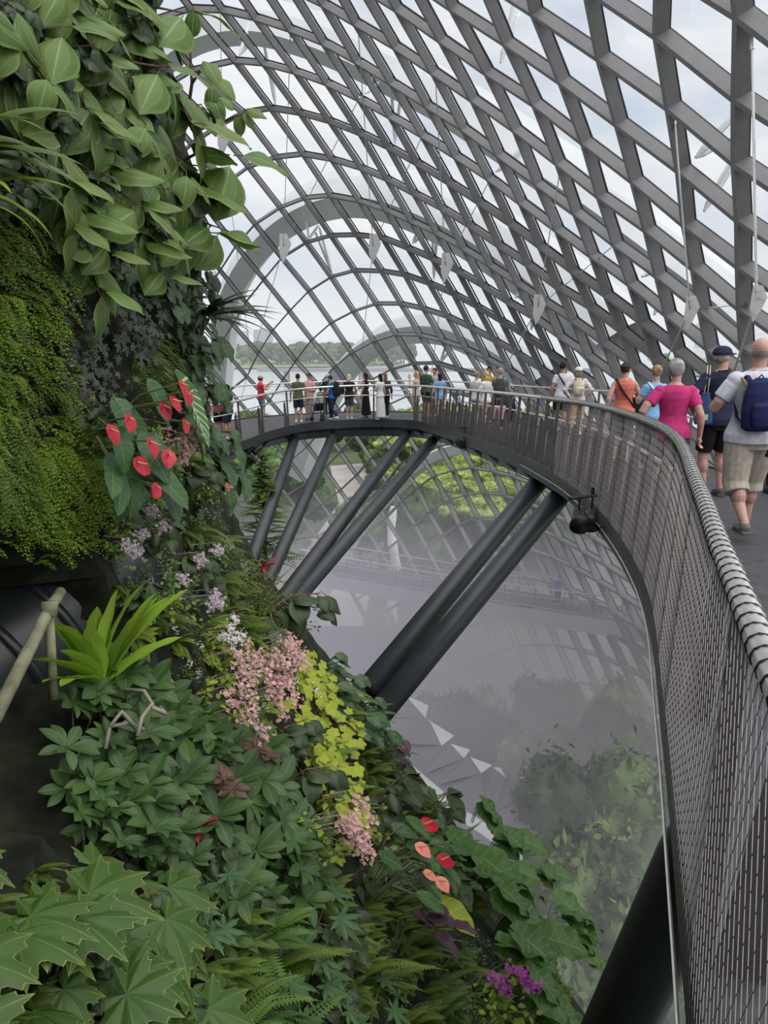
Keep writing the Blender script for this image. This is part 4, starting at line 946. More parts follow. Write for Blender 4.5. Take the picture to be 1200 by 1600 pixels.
B([(190, 960), (340, 960), (450, 1000), (470, 1080), (420, 1160), (330, 1120), (230, 1080), (150, 1060)], 45, ('limefern', 'limefern', 'smallww'), 'lime green fern around the pink blossoms', 'lime_fern', 'lime ferns around the nest fern', .95, seed=11)
B([(465, 940), (520, 950), (570, 1010), (620, 1060), (600, 1110), (540, 1130), (490, 1060)], 44, ('philo', 'philos'), 'dark glossy heart leaved plant beside the foot of the struts', 'heart_leaved_plant', 'heart leaved plants by the strut foot', 1.2, seed=12)
B([(440, 1050), (490, 1060), (545, 1130), (560, 1210), (540, 1320), (500, 1270), (470, 1180), (430, 1110)], 42, 'lime', 'hanging lime yellow leaved plant right of the pink blossoms', 'lime_leaved_plant', 'lime yellow leaved plants', 1.2, seed=13, lift=.12)
B([(530, 1120), (620, 1100), (650, 1180), (660, 1260), (760, 1290), (760, 1400), (690, 1480), (600, 1440), (560, 1320)], 43, ('fern', 'lacy', 'darkf', 'philos'), 'feathery green fern on the slope below the strut foot', 'slope_fern', 'ferns on the slope below the struts', 1.0, seed=14)
B([(530, 1250), (590, 1240), (630, 1290), (600, 1340), (550, 1330)], 36, 'oak', 'olive yellow lobed leaves left of the small red flowers', 'yellow_lobed_plant', 'olive yellow lobed plants', 1.0, seed=15)
B([(110, 1090), (220, 1070), (330, 1130), (440, 1180), (490, 1270), (500, 1400), (440, 1470), (360, 1440), (290, 1380), (200, 1340), (110, 1330), (85, 1200)], 66, 'rhodo', 'dark glossy rosette shrub in the lower left middle', 'rosette_shrub', 'dark rosette shrubs', 1.15, seed=16)
B([(-60, 1340), (110, 1340), (260, 1385), (335, 1480), (345, 1660), (-60, 1660)], 88, 'palm', 'large jagged palmate green leaves at the bottom left corner', 'large_palmate_plant', 'large palmate plants at the bottom left', 1.3, seed=17)
B([(320, 1440), (480, 1420), (560, 1400), (600, 1480), (600, 1640), (330, 1660)], 62, ('palmd', 'palmd', 'fern', 'darkf'), 'dark jagged palmate leaves mixed with fern at the bottom, right of the big leaves', 'dark_palmate_plant', 'dark palmate plants and ferns at the bottom', 1.4, seed=18)
B([(580, 1450), (700, 1470), (820, 1500), (900, 1560), (900, 1640), (580, 1640)], 46, ('lacy', 'small', 'fern', 'darkf'), 'mixed fern and small leaves at the bottom edge under the elephant ears', 'bottom_fern', 'ferns along the bottom edge', .95, seed=19)
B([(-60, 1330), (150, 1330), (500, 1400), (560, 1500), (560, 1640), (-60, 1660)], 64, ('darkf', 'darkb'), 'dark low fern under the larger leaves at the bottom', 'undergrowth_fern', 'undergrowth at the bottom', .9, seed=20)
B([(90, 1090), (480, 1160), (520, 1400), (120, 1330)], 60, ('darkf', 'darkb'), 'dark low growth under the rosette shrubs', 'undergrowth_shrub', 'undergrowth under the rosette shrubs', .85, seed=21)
B([(100, 640), (180, 620), (185, 700), (110, 700)], 34, ('oak', 'moss'), 'small olive leaved plant left of the red flowers', 'olive_leaved_plant', 'olive plants left of the red flowers', 1.0, seed=22)
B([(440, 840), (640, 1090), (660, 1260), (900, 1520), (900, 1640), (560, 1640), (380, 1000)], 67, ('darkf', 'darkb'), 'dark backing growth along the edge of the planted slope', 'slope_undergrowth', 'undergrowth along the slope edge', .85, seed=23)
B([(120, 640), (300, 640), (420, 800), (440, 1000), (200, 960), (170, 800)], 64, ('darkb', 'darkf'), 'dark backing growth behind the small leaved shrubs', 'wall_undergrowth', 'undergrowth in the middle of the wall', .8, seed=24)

B([(295, 420), (350, 420), (348, 560), (365, 680), (400, 765), (440, 845), (400, 860), (340, 770), (300, 640)], 36, ('philo', 'philos', 'philos'), 'dark heart leaves hanging along the very edge of the wall', 'edge_climber', 'heart leaved climbers along the wall edge', 1.4, seed=31)
B([(390, 800), (445, 850), (485, 925), (560, 985), (540, 1010), (460, 960), (400, 880)], 36, ('small', 'darkf', 'limefern', 'philos'), 'mixed small leaves spilling over the slope edge above the strut feet', 'edge_shrub', 'small plants along the slope edge', 1.2, seed=32)
B([(490, 925), (560, 980), (622, 1045), (648, 1105), (600, 1130), (520, 1060)], 42, ('philos', 'philo'), 'glossy dark leaves at the slope edge around the strut foot', 'edge_heart_plant', 'heart leaved plants at the slope edge', 1.4, seed=33)
B([(600, 1110), (650, 1150), (665, 1230), (735, 1275), (790, 1330), (720, 1320), (640, 1260), (600, 1190)], 42, ('fern', 'lacy', 'darkf'), 'pale feathery fern along the misty slope edge', 'edge_fern', 'ferns along the misty slope edge', 1.15, seed=34)
# single plants one can point to
def solo(root, px, py, label, name, cat='plant', scale=1.0, spin=0, tilt=0, lift=.04, out=.34):
    PR['_'] = [root]; USED['_'] = [False]; return plant('_', px, py, label, name, None, scale, cat, out=out, spin=spin, tilt=tilt, which=0, lift=lift)
solo(P_anth(60, [(-.10, .13), (.0, .03), (.14, .18), (.10, -.03), (.02, -.15), (.20, .24), (-.2, .1), (-.08, -.04)]), 190, 692, 'anthurium with bright red heart shaped flowers on the wall left of centre', 'red_anthurium', scale=1.0, lift=.1)
solo(P_anth(61, [(-.05, .08), (.08, .0), (.1, .12)], nl=4), 222, 655, 'second red flowering anthurium, just right of the larger one', 'red_anthurium', lift=.1)
solo(P_anth(62, [(.05, .1), (-.04, -.08)], sz=.09, L=.16), 622, 1335, 'small red anthurium low on the slope right of the yellow leaves', 'red_anthurium', scale=1.2, lift=.2)
solo(P_anth(63, [(.05, .08), (-.05, -.02), (.02, -.12)], 'coral', sz=.08, L=.16), 595, 1372, 'coral pink anthurium below the small red one', 'coral_anthurium', scale=1.1, lift=.2)
solo(P_heart(64, 'whitev', 2, .36, .06, .01, 1.0, 16, 8, .42, (.2, .3)), 268, 610, 'long dark leaf with white veins at the wall edge', 'white_veined_plant', scale=1.1, lift=.1)
solo(P_straps(65, 'nest', 15, .44, .085, 1.1, .55, .03, 'strap', .25, 1.25, 14), 208, 1050, 'bright green nest fern with long upright leaves in the middle left', 'nest_fern', scale=1.0, tilt=.0, lift=.12)
for k, (x, y, s_) in enumerate(((395, 1050, 1.15), (370, 1085, 1.1), (425, 1040, .9))):
    solo(P_raceme(66+k), x, y, ['hanging pink begonia blossoms in the middle of the wall, largest spray', 'pink begonia blossoms just below the largest spray', 'pink begonia blossoms right of the largest spray'][k], 'pink_begonia', scale=s_, lift=.12)
solo(P_raceme(70, 6, .1), 512, 1300, 'pink begonia blossoms low down beside the yellow lobed leaves', 'pink_begonia', scale=1.15, lift=.15)
solo(P_raceme(71, 4, .06), 262, 690, 'small pale pink blossom spray just right of the red flowers', 'pink_begonia', scale=.9, lift=.1)
solo(P_raceme(72, 3, .08, 'magenta', .1), 770, 1582, 'magenta blossom spray at the bottom edge', 'magenta_orchid', scale=1.4, lift=.25)
solo(P_raceme(73, 5, .14, 'mauve', .05), 215, 845, 'tiny pale mauve blossoms above the recess', 'mauve_blossom', scale=.8, lift=.1)
solo(P_raceme(74, 6, .2, 'mauve', .05), 290, 925, 'pale mauve blossoms above the nest fern', 'mauve_blossom', scale=.9, lift=.1)
solo(P_raceme(75, 5, .14, 'white', .05), 345, 990, 'creamy white blossoms right of the nest fern', 'white_blossom', scale=.8, lift=.1)
solo(P_raceme(76, 1, .02, 'coral', .04), 332, 763, 'tiny bright pink blossom on the small leaved shrubs', 'pink_blossom', scale=.8, lift=.12)
solo(P_straps(77, 'strap', 16, .40, .06, .7, 1.3, shape='lance'), -8, 262, 'strap leaved plant with arching pale edged leaves at the left edge', 'strap_leaved_plant', scale=1.0, lift=.1)
solo(P_straps(78, 'nest', 9, .34, .04, .3, 1.5, shape='lance'), 5, 318, 'pale strap leaves arching down at the left edge', 'strap_leaved_plant', scale=.9, lift=.1)
solo(P_straps(79, 'dark', 22, .42, .05, .4, .7, spread=1.6), 318, 500, 'dark pointed leaves sticking out at the wall edge against the glass', 'dracaena', scale=1.1, lift=.2)
solo(P_straps(80, 'strap', 12, .45, .03, .9, .9), 432, 960, 'grassy tuft with upright narrow leaves above the strut foot', 'grass_tuft', scale=1.2, lift=.15)
solo(P_straps(81, 'croton', 9, .17, .055, .5, 1.2, shape='lance'), 408, 880, 'deep red leaved plant on the edge of the wall', 'red_leaved_plant', scale=1.2, lift=.15)
solo(P_straps(82, 'croton', 8, .12, .04, .5, 1.2, shape='lance'), 318, 1300, 'small red young leaves among the dark rosettes', 'red_leaved_plant', scale=.6, lift=.18)
solo(P_rosette(83, 2, 'rhodor', .11, .08), 330, 1235, 'maroon leaved rosette among the dark green ones', 'maroon_rosette', scale=.6, lift=.15)
solo(P_rosette(84, 2, 'rhodor', .12, .08), 385, 1185, 'dark purple tinged rosette above the dark green ones', 'maroon_rosette', scale=.6, lift=.12)
solo(P_heart(85, 'purple', 5, .13, .1), 655, 1455, 'dark purple leaved plant low on the slope', 'purple_leaved_plant', lift=.15, scale=1.3)
solo(P_heart(86, 'purple', 6, .10, .1), 620, 1180, 'small dark purple leaves on the slope below the struts', 'purple_leaved_plant', lift=.15, scale=1.2)
solo(P_heart(87, 'lime', 1, .30, .02, .03, .6, 14, 8, .7, (.25, .3)), 665, 1425, 'single pale green drooping leaf low on the slope', 'pale_leaf_plant', lift=.2, scale=1.0)
EL = [(715, 1285, 1.0), (745, 1330, 1.15), (735, 1390, 1.1), (770, 1440, 1.1), (790, 1500, 1.1), (840, 1440, .9), (865, 1490, .9), (850, 1390, .8), (690, 1340, .8), (820, 1560, .9), (770, 1380, .9)]
EN = ['elephant ear plant at the top of its clump, right of the red flowers', 'elephant ear plant with the tallest folded leaf', 'elephant ear plant in the middle of the clump', 'elephant ear plant with leaves hanging straight down', 'elephant ear plant near the bottom of the clump', 'elephant ear plant on the outer edge in the mist', 'elephant ear plant with pale leaves nearest the mist', 'elephant ear plant highest on the misty side', 'elephant ear plant at the left of the clump behind fern', 'elephant ear plant at the very bottom of the frame', 'elephant ear plant between the middle and the misty side']
for k, ((x, y, s_), nm) in enumerate(zip(EL, EN)): plant('eleph', x, y, nm, 'elephant_ear', 'elephant ear clump low on the slope', s_*.78, which=k % 3, spin=[-.2, .2, 0][k % 3], lift=.12)
# branch of the climber reaching out over the void
o = empty('climber_branch', mhit(300, 160) if mhit(300, 160) is not None else at(300, 160, 4.6), 'leafy climber branch reaching out against the glass at the upper left', 'branch'); P0 = np.array(o.location); tip = [at(300, 160, 4.7), at(325, 178, 4.5), at(350, 190, 4.45), at(372, 180, 4.4), at(385, 172, 4.4)]
b = MB().tube([p-P0 for p in tip], [.012, .010, .008, .006, .004], 6); b.build('stem', M['stem'], o); s = LV(5)
for x, y, d, L in ((372, 178, (.2, .3, -1), .14), (380, 176, (.8, .2, -.7), .12), (366, 172, (-.2, -.4, .3), .11), (345, 185, (-.1, -.6, -.5), .13), (384, 172, (.9, -.2, -.1), .13), (330, 170, (.2, -.4, .9), .14), (325, 145, (.5, -.4, -.6), .2), (318, 95, (.6, -.5, -.6), .2), (300, 60, (.2, -.5, .6), .16), (335, 120, (.7, -.3, -.5), .18)):
    s.leaf(at(x, y, 4.4)-P0, d, (.3, -.9, .6), L, L*.6, 'ovate', .8, .2, .04, 8, 6, curl=.2)
s.build('foliage', LM['broad'], o); b = MB().tube([at(290, 200, 4.8)-P0, at(300, 130, 4.6)-P0, at(296, 60, 4.5)-P0], [.012, .01, .006], 6); b.tube([at(300, 130, 4.6)-P0, at(320, 100, 4.5)-P0, at(332, 118, 4.45)-P0], [.01, .006, .004], 5); b.build('stem', M['stem'], o)
for k in PR:
    for i, r_ in enumerate(PR[k]):
        if not USED[k][i]:
            for c in list(r_.children_recursive)+[r_]: bpy.data.objects.remove(c)
# the recess: dark duct and its handrail
M['duct'] = mat('dark_duct', (.018, .022, .024), .35, 0, .2, 4); M['bamboo'] = mat('mossy_old_pole', (.20, .20, .12), .8, 0, .35, 14, .3)
a, c = at(-120, 1120, 3.15), at(175, 880, 3.9); du = empty('duct', a, 'large dark ribbed duct lying in the shaded recess', 'duct'); q = [a+(c-a)*t for t in np.linspace(0, 1, 15)]
b = MB().tube([p-a for p in q], .36, 28); b.build('pipe', M['duct'], du, True)
for t in (.3, .52, .75): p = (c-a)*t; e = unit(c-a)*.02; MB().tube([p-e, p+e], .375, 28).build('band', M['duct'], du, True)
hr = empty('recess_handrail', at(75, 955, 2.55), 'weathered mossy pole railing in front of the dark duct', 'railing'); h0 = np.array(hr.location)
MB().tube([at(95, 925, 2.75)-h0, at(78, 950, 2.6)-h0, at(-10, 1125, 2.2)-h0], [.019, .020, .022], 10).build('top_pole', M['bamboo'], hr, True)
MB().tube([at(76, 952, 2.6)-h0, at(84, 1092, 2.65)-h0], .016, 10).build('post', M['bamboo'], hr, True); MB().tube([at(77, 940, 2.58)-h0, at(77, 962, 2.58)-h0], .026, 10).build('joint', M['bamboo'], hr, True)
M['lavabare'] = mat('bare_pale_branch', (.26, .23, .19), .8, 0, .2, 20)
o = empty('bare_branch', at(175, 1140, 2.7), 'bare pale twisting branch above the dark rosettes', 'branch'); p0 = np.array(o.location); b = MB()
for pl in ([(165, 1170), (172, 1135), (200, 1130), (225, 1140)], [(172, 1135), (190, 1112), (215, 1140)], [(215, 1150), (222, 1120), (238, 1100), (225, 1080), (195, 1078)], [(238, 1105), (258, 1115), (250, 1105)]):
    b.tube([at(x, y, 2.68+.04*i)-p0 for i, (x, y) in enumerate(pl)], .008, 6)
b.build('stem', M['lavabare'], o, True)
# tall araucaria like tree standing beyond the wall under the walkway
o = empty('pine', at(415, 880, 21), 'dark tiered young pine in front of the glass under the far left walkway', 'tree'); p0 = np.array(o.location); b = MB(); hgt = (at(412, 702, 21)-p0)[2]; b.tube([(0, 0, -4), (0, 0, hgt)], [.12, .03], 7); b.build('trunk', M['bark'], o); s = LV(9); r2 = random.Random(9)
for k in range(22):
    z0 = hgt*(.0+.045*k); n_ = 8
    for j in range(n_):
        a = j*6.28/n_+k+r2.uniform(-.3, .3); z = z0+r2.uniform(-.15, .15); L = (1.5-.06*k)*r2.uniform(.7, 1.1); d = unit([math.cos(a), math.sin(a), r2.uniform(0, .45)]); pinnate(s, (0, 0, z), d, (0, 0, 1), L, 16, .13, .03, r2.uniform(.2, .8))
s.build('foliage', LM['moss'], o, False)

# ------------------------------------------------------------------ people
SKIN = {k: mat('skin_'+k, c, .55, 0, .08, 12) for k, c in (('fair', (.52, .34, .27)), ('pink', (.54, .31, .25)), ('tan', (.42, .24, .16)), ('brown', (.26, .14, .09)))}
CM = {}
def cloth(col, name='fabric', var=.12):
    k = (col, name)
    if k not in CM: CM[k] = mat(name, col, .85, 0, var, 18, .12, .2)
    return CM[k]
def remesh(o, vox, it=3):
    m = o.modifiers.new('remesh', 'REMESH'); m.mode = 'VOXEL'; m.voxel_size = vox; m.use_smooth_shade = True
    if it: m2 = o.modifiers.new('smooth', 'SMOOTH'); m2.iterations = it; m2.factor = .5
    return o
TORSO = [(.47, .060, .062, 0), (.50, .090, .070, 0), (.535, .098, .074, 0), (.58, .086, .064, .004), (.63, .080, .058, .006), (.69, .088, .062, .004), (.75, .098, .066, 0), (.79, .100, .060, -.002), (.815, .082, .050, -.004), (.835, .050, .042, -.004), (.85, .034, .036, 0)]
def lathe(mb, rings, k=18, cap=True):
    vs = []
    for z, a, b, cy, cx in rings:
        for j in range(k): t = 2*math.pi*j/k; vs.append((cx+a*math.cos(t), cy+b*math.sin(t), z))
    fs = [(i*k+j, i*k+(j+1) % k, (i+1)*k+(j+1) % k, (i+1)*k+j) for i in range(len(rings)-1) for j in range(k)]
    fs += [tuple(range(k-1, -1, -1)), tuple((len(rings)-1)*k+j for j in range(k))]
    mb.add(vs, fs)
def limb(mb, pts, rs, k=12):
    P = smooth_path(pts, 3); n_ = len(P); r = np.interp(np.linspace(0, len(rs)-1, n_), range(len(rs)), rs); mb.tube(P, list(r), k)
    mb.sphere(pts[0], rs[0], 0, 10, 7); mb.sphere(pts[-1], rs[-1], 0, 10, 7)
def hand(mb, w, d, nrm, curl, s):
    """palm, four unequal fingers and a thumb leaving the side of the palm"""
    d = unit(d); nrm = unit(np.asarray(nrm, float)-d*np.dot(nrm, d)); sd_ = np.cross(nrm, d); c = np.asarray(w)+d*s*.045
    mb.box(c, (s*.042*2, s*.095, s*.03), np.stack([sd_, d, nrm], 1)); mb.sphere(c, (s*.035,)*3, 0, 8, 6)
    for i, (x, L) in enumerate(((-.032, .066), (-.011, .078), (.011, .073), (.031, .055))):
        p = np.asarray(w)+d*s*.085+sd_*s*x; q = [p]; a = .15
        for k in range(3): a += curl*(.55+.2*k); q.append(q[-1]+(d*math.cos(a)-nrm*math.sin(a))*s*L*(.42, .33, .25)[k])
        mb.tube([p-d*s*.03]+q, [s*.0095, s*.0095, s*.009, s*.0085, s*.007], 7)
    p = np.asarray(w)+d*s*.03-sd_*s*.036; mb.tube([p, p+d*s*.03-sd_*s*.028-nrm*s*.008, p+d*s*.058-sd_*s*.034-nrm*s*(.012+.02*curl)], [s*.013, s*.0115, s*.009], 7)
def person(px, feet, head, rz, label, skin='fair', top=(.5, .5, .5), bottom=(.1, .1, .1), bot='shorts', sleeve=.45, hair=(.05, .03, .02), hstyle='short', cap=None, shoes=(.5, .5, .5), arms='down', stride=.0, near=False, build=1.0, female=False, lean=0.0, hyaw=0.0, hpitch=0.0, collar=False, base=None, Hm=None, bald=False, topname='shirt'):
    p = deck_hit(px, feet) if base is None else np.asarray(base)
    r = math.hypot(p[0], p[1]); H = 1.7
    for h in np.arange(1.4, 2.0, .005):
        if project(p+[0, 0, h])[1] <= head: H = h; break
    H = min(1.92, max(1.5, H)) if Hm is None else Hm
    o = empty('person', p, label, 'person', rz=math.radians(rz)); V = .0065 if near else .0125
    bw = build*(.92 if female else 1.0); S = lambda q: np.asarray(q, float)*H
    ln = math.radians(lean); T = lambda q: np.array([q[0], q[1]+(q[2]-.52)*math.sin(ln) if q[2] > .52 else q[1], q[2] if q[2] < .52 else .52+(q[2]-.52)*math.cos(ln)])
    st = stride
    A = {}
    for sx in (-1, 1):
        f = st*sx; A[sx] = dict(hip=(.052*sx*bw, 0, .50), knee=(.056*sx*bw, .04+f*.10, .275+abs(f)*.004), ank=(.055*sx*bw, f*.20-(.05 if f < 0 else 0), .048+(.05 if f < -.3 else 0)), sh=(.099*sx*bw, -.004, .790))
    ARM = {'down': [(.150, -.012, .63), (.158, .035, .48)], 'phone': [(.150, .10, .70), (.05, .22, .82)], 'fold': [(.155, .02, .645), (.03, .135, .665)], 'hips': [(.20, -.05, .66), (.13, .04, .56)], 'face': [(.13, .10, .70), (.06, .13, .86)],
           'rail': [(.16, .07, .65), (.12, .21, .60)], 'push': [(.150, .04, .64), (.11, .21, .58)], 'strap': [(.165, .03, .655), (.09, .10, .74)], 'swing': [(.150, -.07, .64), (.165, -.03, .49)]}
    ap = arms if isinstance(arms, tuple) else (arms, arms)
    body = MB(); hd = np.array([0, .008, .93])
    lathe(body, [(z, a*bw*(.93 if female and .6 < z < .7 else 1), b*build, cy, 0) for z, a, b, cy in TORSO])
    body.v = [tuple(T(v)) for v in body.v]; nb = len(body.v)
    hc = T(hd)+[0, math.sin(math.radians(hpitch))*.02, 0]; hy = math.radians(hyaw); Rh = np.array([[math.cos(hy), -math.sin(hy), 0], [math.sin(hy), math.cos(hy), 0], [0, 0, 1]])
    hp = -math.radians(hpitch); Rp = np.array([[1, 0, 0], [0, math.cos(hp), -math.sin(hp)], [0, math.sin(hp), math.cos(hp)]]); RH = Rh@Rp
    def Hd(q): return hc+RH@np.asarray(q, float)
    hm = MB(); hm.sphere((0, -.006, .010), (.044, .053, .054), 0, 16, 11); hm.sphere((0, .012, -.018), (.034, .038, .045), 0, 14, 9); hm.sphere((0, .040, -.050), (.014, .010, .010), 0, 8, 6)
    hm.tube([(0, .046, .006), (0, .062, -.012), (0, .052, -.018)], [.004, .0085, .005], 7)
    for sx in (-1, 1): hm.sphere((.044*sx, -.006, -.006), (.006, .012, .018), 0, 8, 6); hm.sphere((.016*sx, .043, -.004), (.010, .006, .006), 0, 6, 5)
    hm.tube([(-.012, .048, -.034), (0, .051, -.033), (.012, .048, -.034)], .0045, 6)
    body.add([Hd(v) for v in hm.v], hm.f); body.tube([T((0, -.006, .80)), T((0, -.004, .86)), hc-[0, .004, .02]], [.036, .031, .033], 12)
    for sx in (-1, 1):
        a = A[sx]; limb(body, [a['hip'], a['knee'], a['ank']], [.052*build, .034*build, .020]); calf = (np.array(a['knee'])*.68+np.array(a['ank'])*.32)+[0, -.006, 0]; body.sphere(calf, (.031*build, .034*build, .055), 0, 10, 7)
        an = np.array(a['ank']); body.sphere(an+[0, .03, -.028], (.024, .052, .016), 0, 10, 7)
        e, w = ARM[ap[0 if sx < 0 else 1]]; e = T((e[0]*sx*bw, e[1], e[2])); w = T((w[0]*sx*bw, w[1], w[2])); sh = T(a['sh']); a['e'] = e; a['w'] = w
        limb(body, [sh, e, w], [.026*build, .024*build, .0165]); hand(body, w, unit(w-e) if True else 0, (-sx*.9, .3, .1), .5, 1/1.75)
    body.v = [tuple(S(v)) for v in body.v]; ob = body.build('body', SKIN[skin], o); remesh(ob, V, 6 if near else 2)
    def piece(mb, name, m, vox=None, it=2):
        mb.v = [tuple(S(v)) for v in mb.v]; q = mb.build(name, m, o); remesh(q, vox or V*1.15, it); return q
    # top with sleeves
    g = .007 if near else .009; t_ = MB(); hem = .485 if bot != 'dress' else .50
    rg = [(z, a*bw*(.95 if female and .6 < z < .7 else 1)+g+(.006 if z < .6 else 0), b*build+g+(.004 if z < .6 else 0), cy, 0) for z, a, b, cy in TORSO if hem <= z < .84]
    rg = [(hem, .112*bw+.006, .086*build+.008, 0, 0), (.53, .112*bw+.006, .086*build+.008, 0, 0)]+[r_ for r_ in rg if r_[0] > .57]; rg += [(.838, .046, .044, -.006, 0)]
    lathe(t_, rg, 22); t_.v = [tuple(T(v)) for v in t_.v]
    for sx in (-1, 1):
        if sleeve <= 0: continue
        a = A[sx]; sh, e, w = T(a['sh']), a['e'], a['w']; f = min(1, sleeve*1.0)
        t_.sphere(sh-[.003*sx, 0, -.001], .0385*build, 0, 14, 10)
        if sleeve <= 1: q = sh+(e-sh)*f; t_.tube([sh-[.02*sx, 0, 0], sh+(q-sh)*.3, q], [.036*build, .037*build, .037*build], 12)
        else: q = e+(w-e)*(sleeve-1); t_.tube([sh-[.02*sx, 0, 0], sh+(e-sh)*.4, e, q], [.036*build, .037*build, .032*build, .026*build], 12)
    piece(t_, topname if bot != 'dress' else 'dress', cloth(top), None, 7 if near else 2)
    if collar:
        c = MB(); c.tube([T((.04*math.cos(a), -.004+.042*math.sin(a), .842+.006*math.cos(a*1))) for a in np.linspace(0, 6.283, 20)], .009, 6); piece(c, 'collar', cloth(top), None, 1)
    # lower garment
    b_ = MB()
    if bot == 'dress' or bot == 'skirt':
        L = .30 if bot == 'skirt' else .06
        lathe(b_, [(L, .115*bw, .11, 0, 0), (.35, .105*bw, .095, 0, 0), (.46, .105*bw, .085, 0, 0), (.54, .100*bw, .08, 0, 0), (.60, .085*bw, .066, 0, 0)], 20)
        if L < .1:
            b_.v = [(x*(1+.06*math.sin(9*math.atan2(y, x))*(1-min(1, z*2))), y*(1+.06*math.sin(9*math.atan2(y, x))*(1-min(1, z*2)))-(.03*(1-z*2) if z < .4 else 0), z) for x, y, z in b_.v]
        piece(b_, 'skirt', cloth(bottom if bot == 'skirt' else top))
    elif bot == 'mini':
        lathe(b_, [(.36, .11*bw, .09, 0, 0), (.46, .105*bw, .085, 0, 0), (.56, .09*bw, .07, 0, 0)], 20); piece(b_, 'skirt', cloth(top))
    else:
        lathe(b_, [(.455, .088*bw, .072*build, 0, 0), (.50, .099*bw, .080*build, 0, 0), (.54, .103*bw, .080*build, 0, 0), (.575, .094*bw, .072*build, .003, 0)], 20)
        for sx in (-1, 1):
            a = A[sx]; h_, k_, n_ = (np.array(a[x]) for x in ('hip', 'knee', 'ank'))
            if bot == 'shorts': b_.tube([h_, h_*.5+k_*.5, k_+[0, 0, .035]], [.060*build, .055*build, .050*build], 14)
            elif bot == 'long_shorts': b_.tube([h_, h_*.5+k_*.5, k_+[0, 0, .01], k_*.78+n_*.22], [.062*build, .060*build, .054*build, .054*build], 14)
            else: b_.tube([h_, h_*.5+k_*.5, k_, n_+[0, 0, .01]], [.060*build, .052*build, .042*build, .034*build], 14)
        piece(b_, 'trousers' if bot == 'trousers' else 'shorts', cloth(bottom))
    # shoes
    for sx in (-1, 1):
        an = np.array(A[sx]['ank']); s_ = MB(); s_.sphere(an+[0, .034, -.026], (.029, .062, .020), 0, 12, 8); s_.sphere(an+[0, -.004, -.016], (.026, .032, .028), 0, 10, 7); s_.box(an+[0, .026, -.040], (.046, .118, .012)); piece(s_, 'shoe', cloth(shoes, 'shoe'))
    # hair
    if not bald:
        h = MB()
        if hstyle == 'bun': h.sphere((0, -.060, .030), (.022, .020, .022), 0, 10, 7)
        if hstyle in ('long', 'bob'):
            L = .15 if hstyle == 'long' else .07; h.tube([(0, -.030, .02), (0, -.042, -.03), (0, -.044, -.03-L*.5), (0, -.036, -.03-L)], [(.020, .046), (.024, .050), (.020, .046), (.012, .034)], 12, upv=(0, 1, 0))
        cap_h = .064 if hstyle == 'curly' else .060; h.sphere((0, -.014, .020 if not cap else -.002), (.0495 if hstyle != 'curly' else .055, .055, (.056 if not cap else .042) if hstyle != 'curly' else cap_h), 0, 18, 12)
        keep = MB(); keep.add([Hd(v) for v in h.v], h.f); keep.v = [tuple(v) for v in keep.v]
        piece(keep, 'hair', cloth(hair, 'hair', .35), V*.8, 1)
    elif hair is not None:
        h = MB(); h.tube([(.041*math.cos(a), -.008+.048*math.sin(a), -.010) for a in np.linspace(math.pi*.98, math.pi*2.02, 14)], [(.016, .006)]*14, 8, upv=(0, 0, 1)); k_ = MB(); k_.add([Hd(v) for v in h.v], h.f); piece(k_, 'hair', cloth(hair, 'hair', .3), V*.7, 1)
    if cap:
        c = MB(); k = 20; vs = []
        for i, (z, r_) in enumerate(((.012, 1.0), (.030, 1.0), (.050, .86), (.064, .58), (.070, .2))):
            for j in range(k): a = 2*math.pi*j/k; vs.append((.057*r_*math.cos(a), -.010+.066*r_*math.sin(a), z+.002))
        c.add(vs, [(i*k+j, i*k+(j+1) % k, (i+1)*k+(j+1) % k, (i+1)*k+j) for i in range(4) for j in range(k)]+[tuple(range(4*k, 5*k)), tuple(range(k-1, -1, -1))])
        br = [(.045*math.cos(a), .040+.062*math.sin(a), .014+.004*math.sin(a)) for a in np.linspace(0, math.pi, 12)]; c.add(br+[(x, y, z+.006) for x, y, z in br], [tuple(range(11, -1, -1)), tuple(range(12, 24))]+[(i, (i+1) % 12, (i+1) % 12+12, i+12) for i in range(12)])
        c.v = [tuple(Hd(v)) for v in c.v]; piece(c, 'cap', cloth(cap, 'cap'), V*.7, 1)
    if near or 100 < (rz % 360) < 260:
        for sx in (-1, 1): e_ = MB(); e_.sphere(S(Hd((.0165*sx, .0475, .001))), .0042*H, 0, 8, 6); e_.build('eye', M['black'], o)
    return o, H, A, S, T
def in_person(o, q, loc=True):
    m = Matrix.Translation(o.location) @ Euler(o.rotation_euler).to_matrix().to_4x4(); return np.array(m @ Vector(tuple(q)))
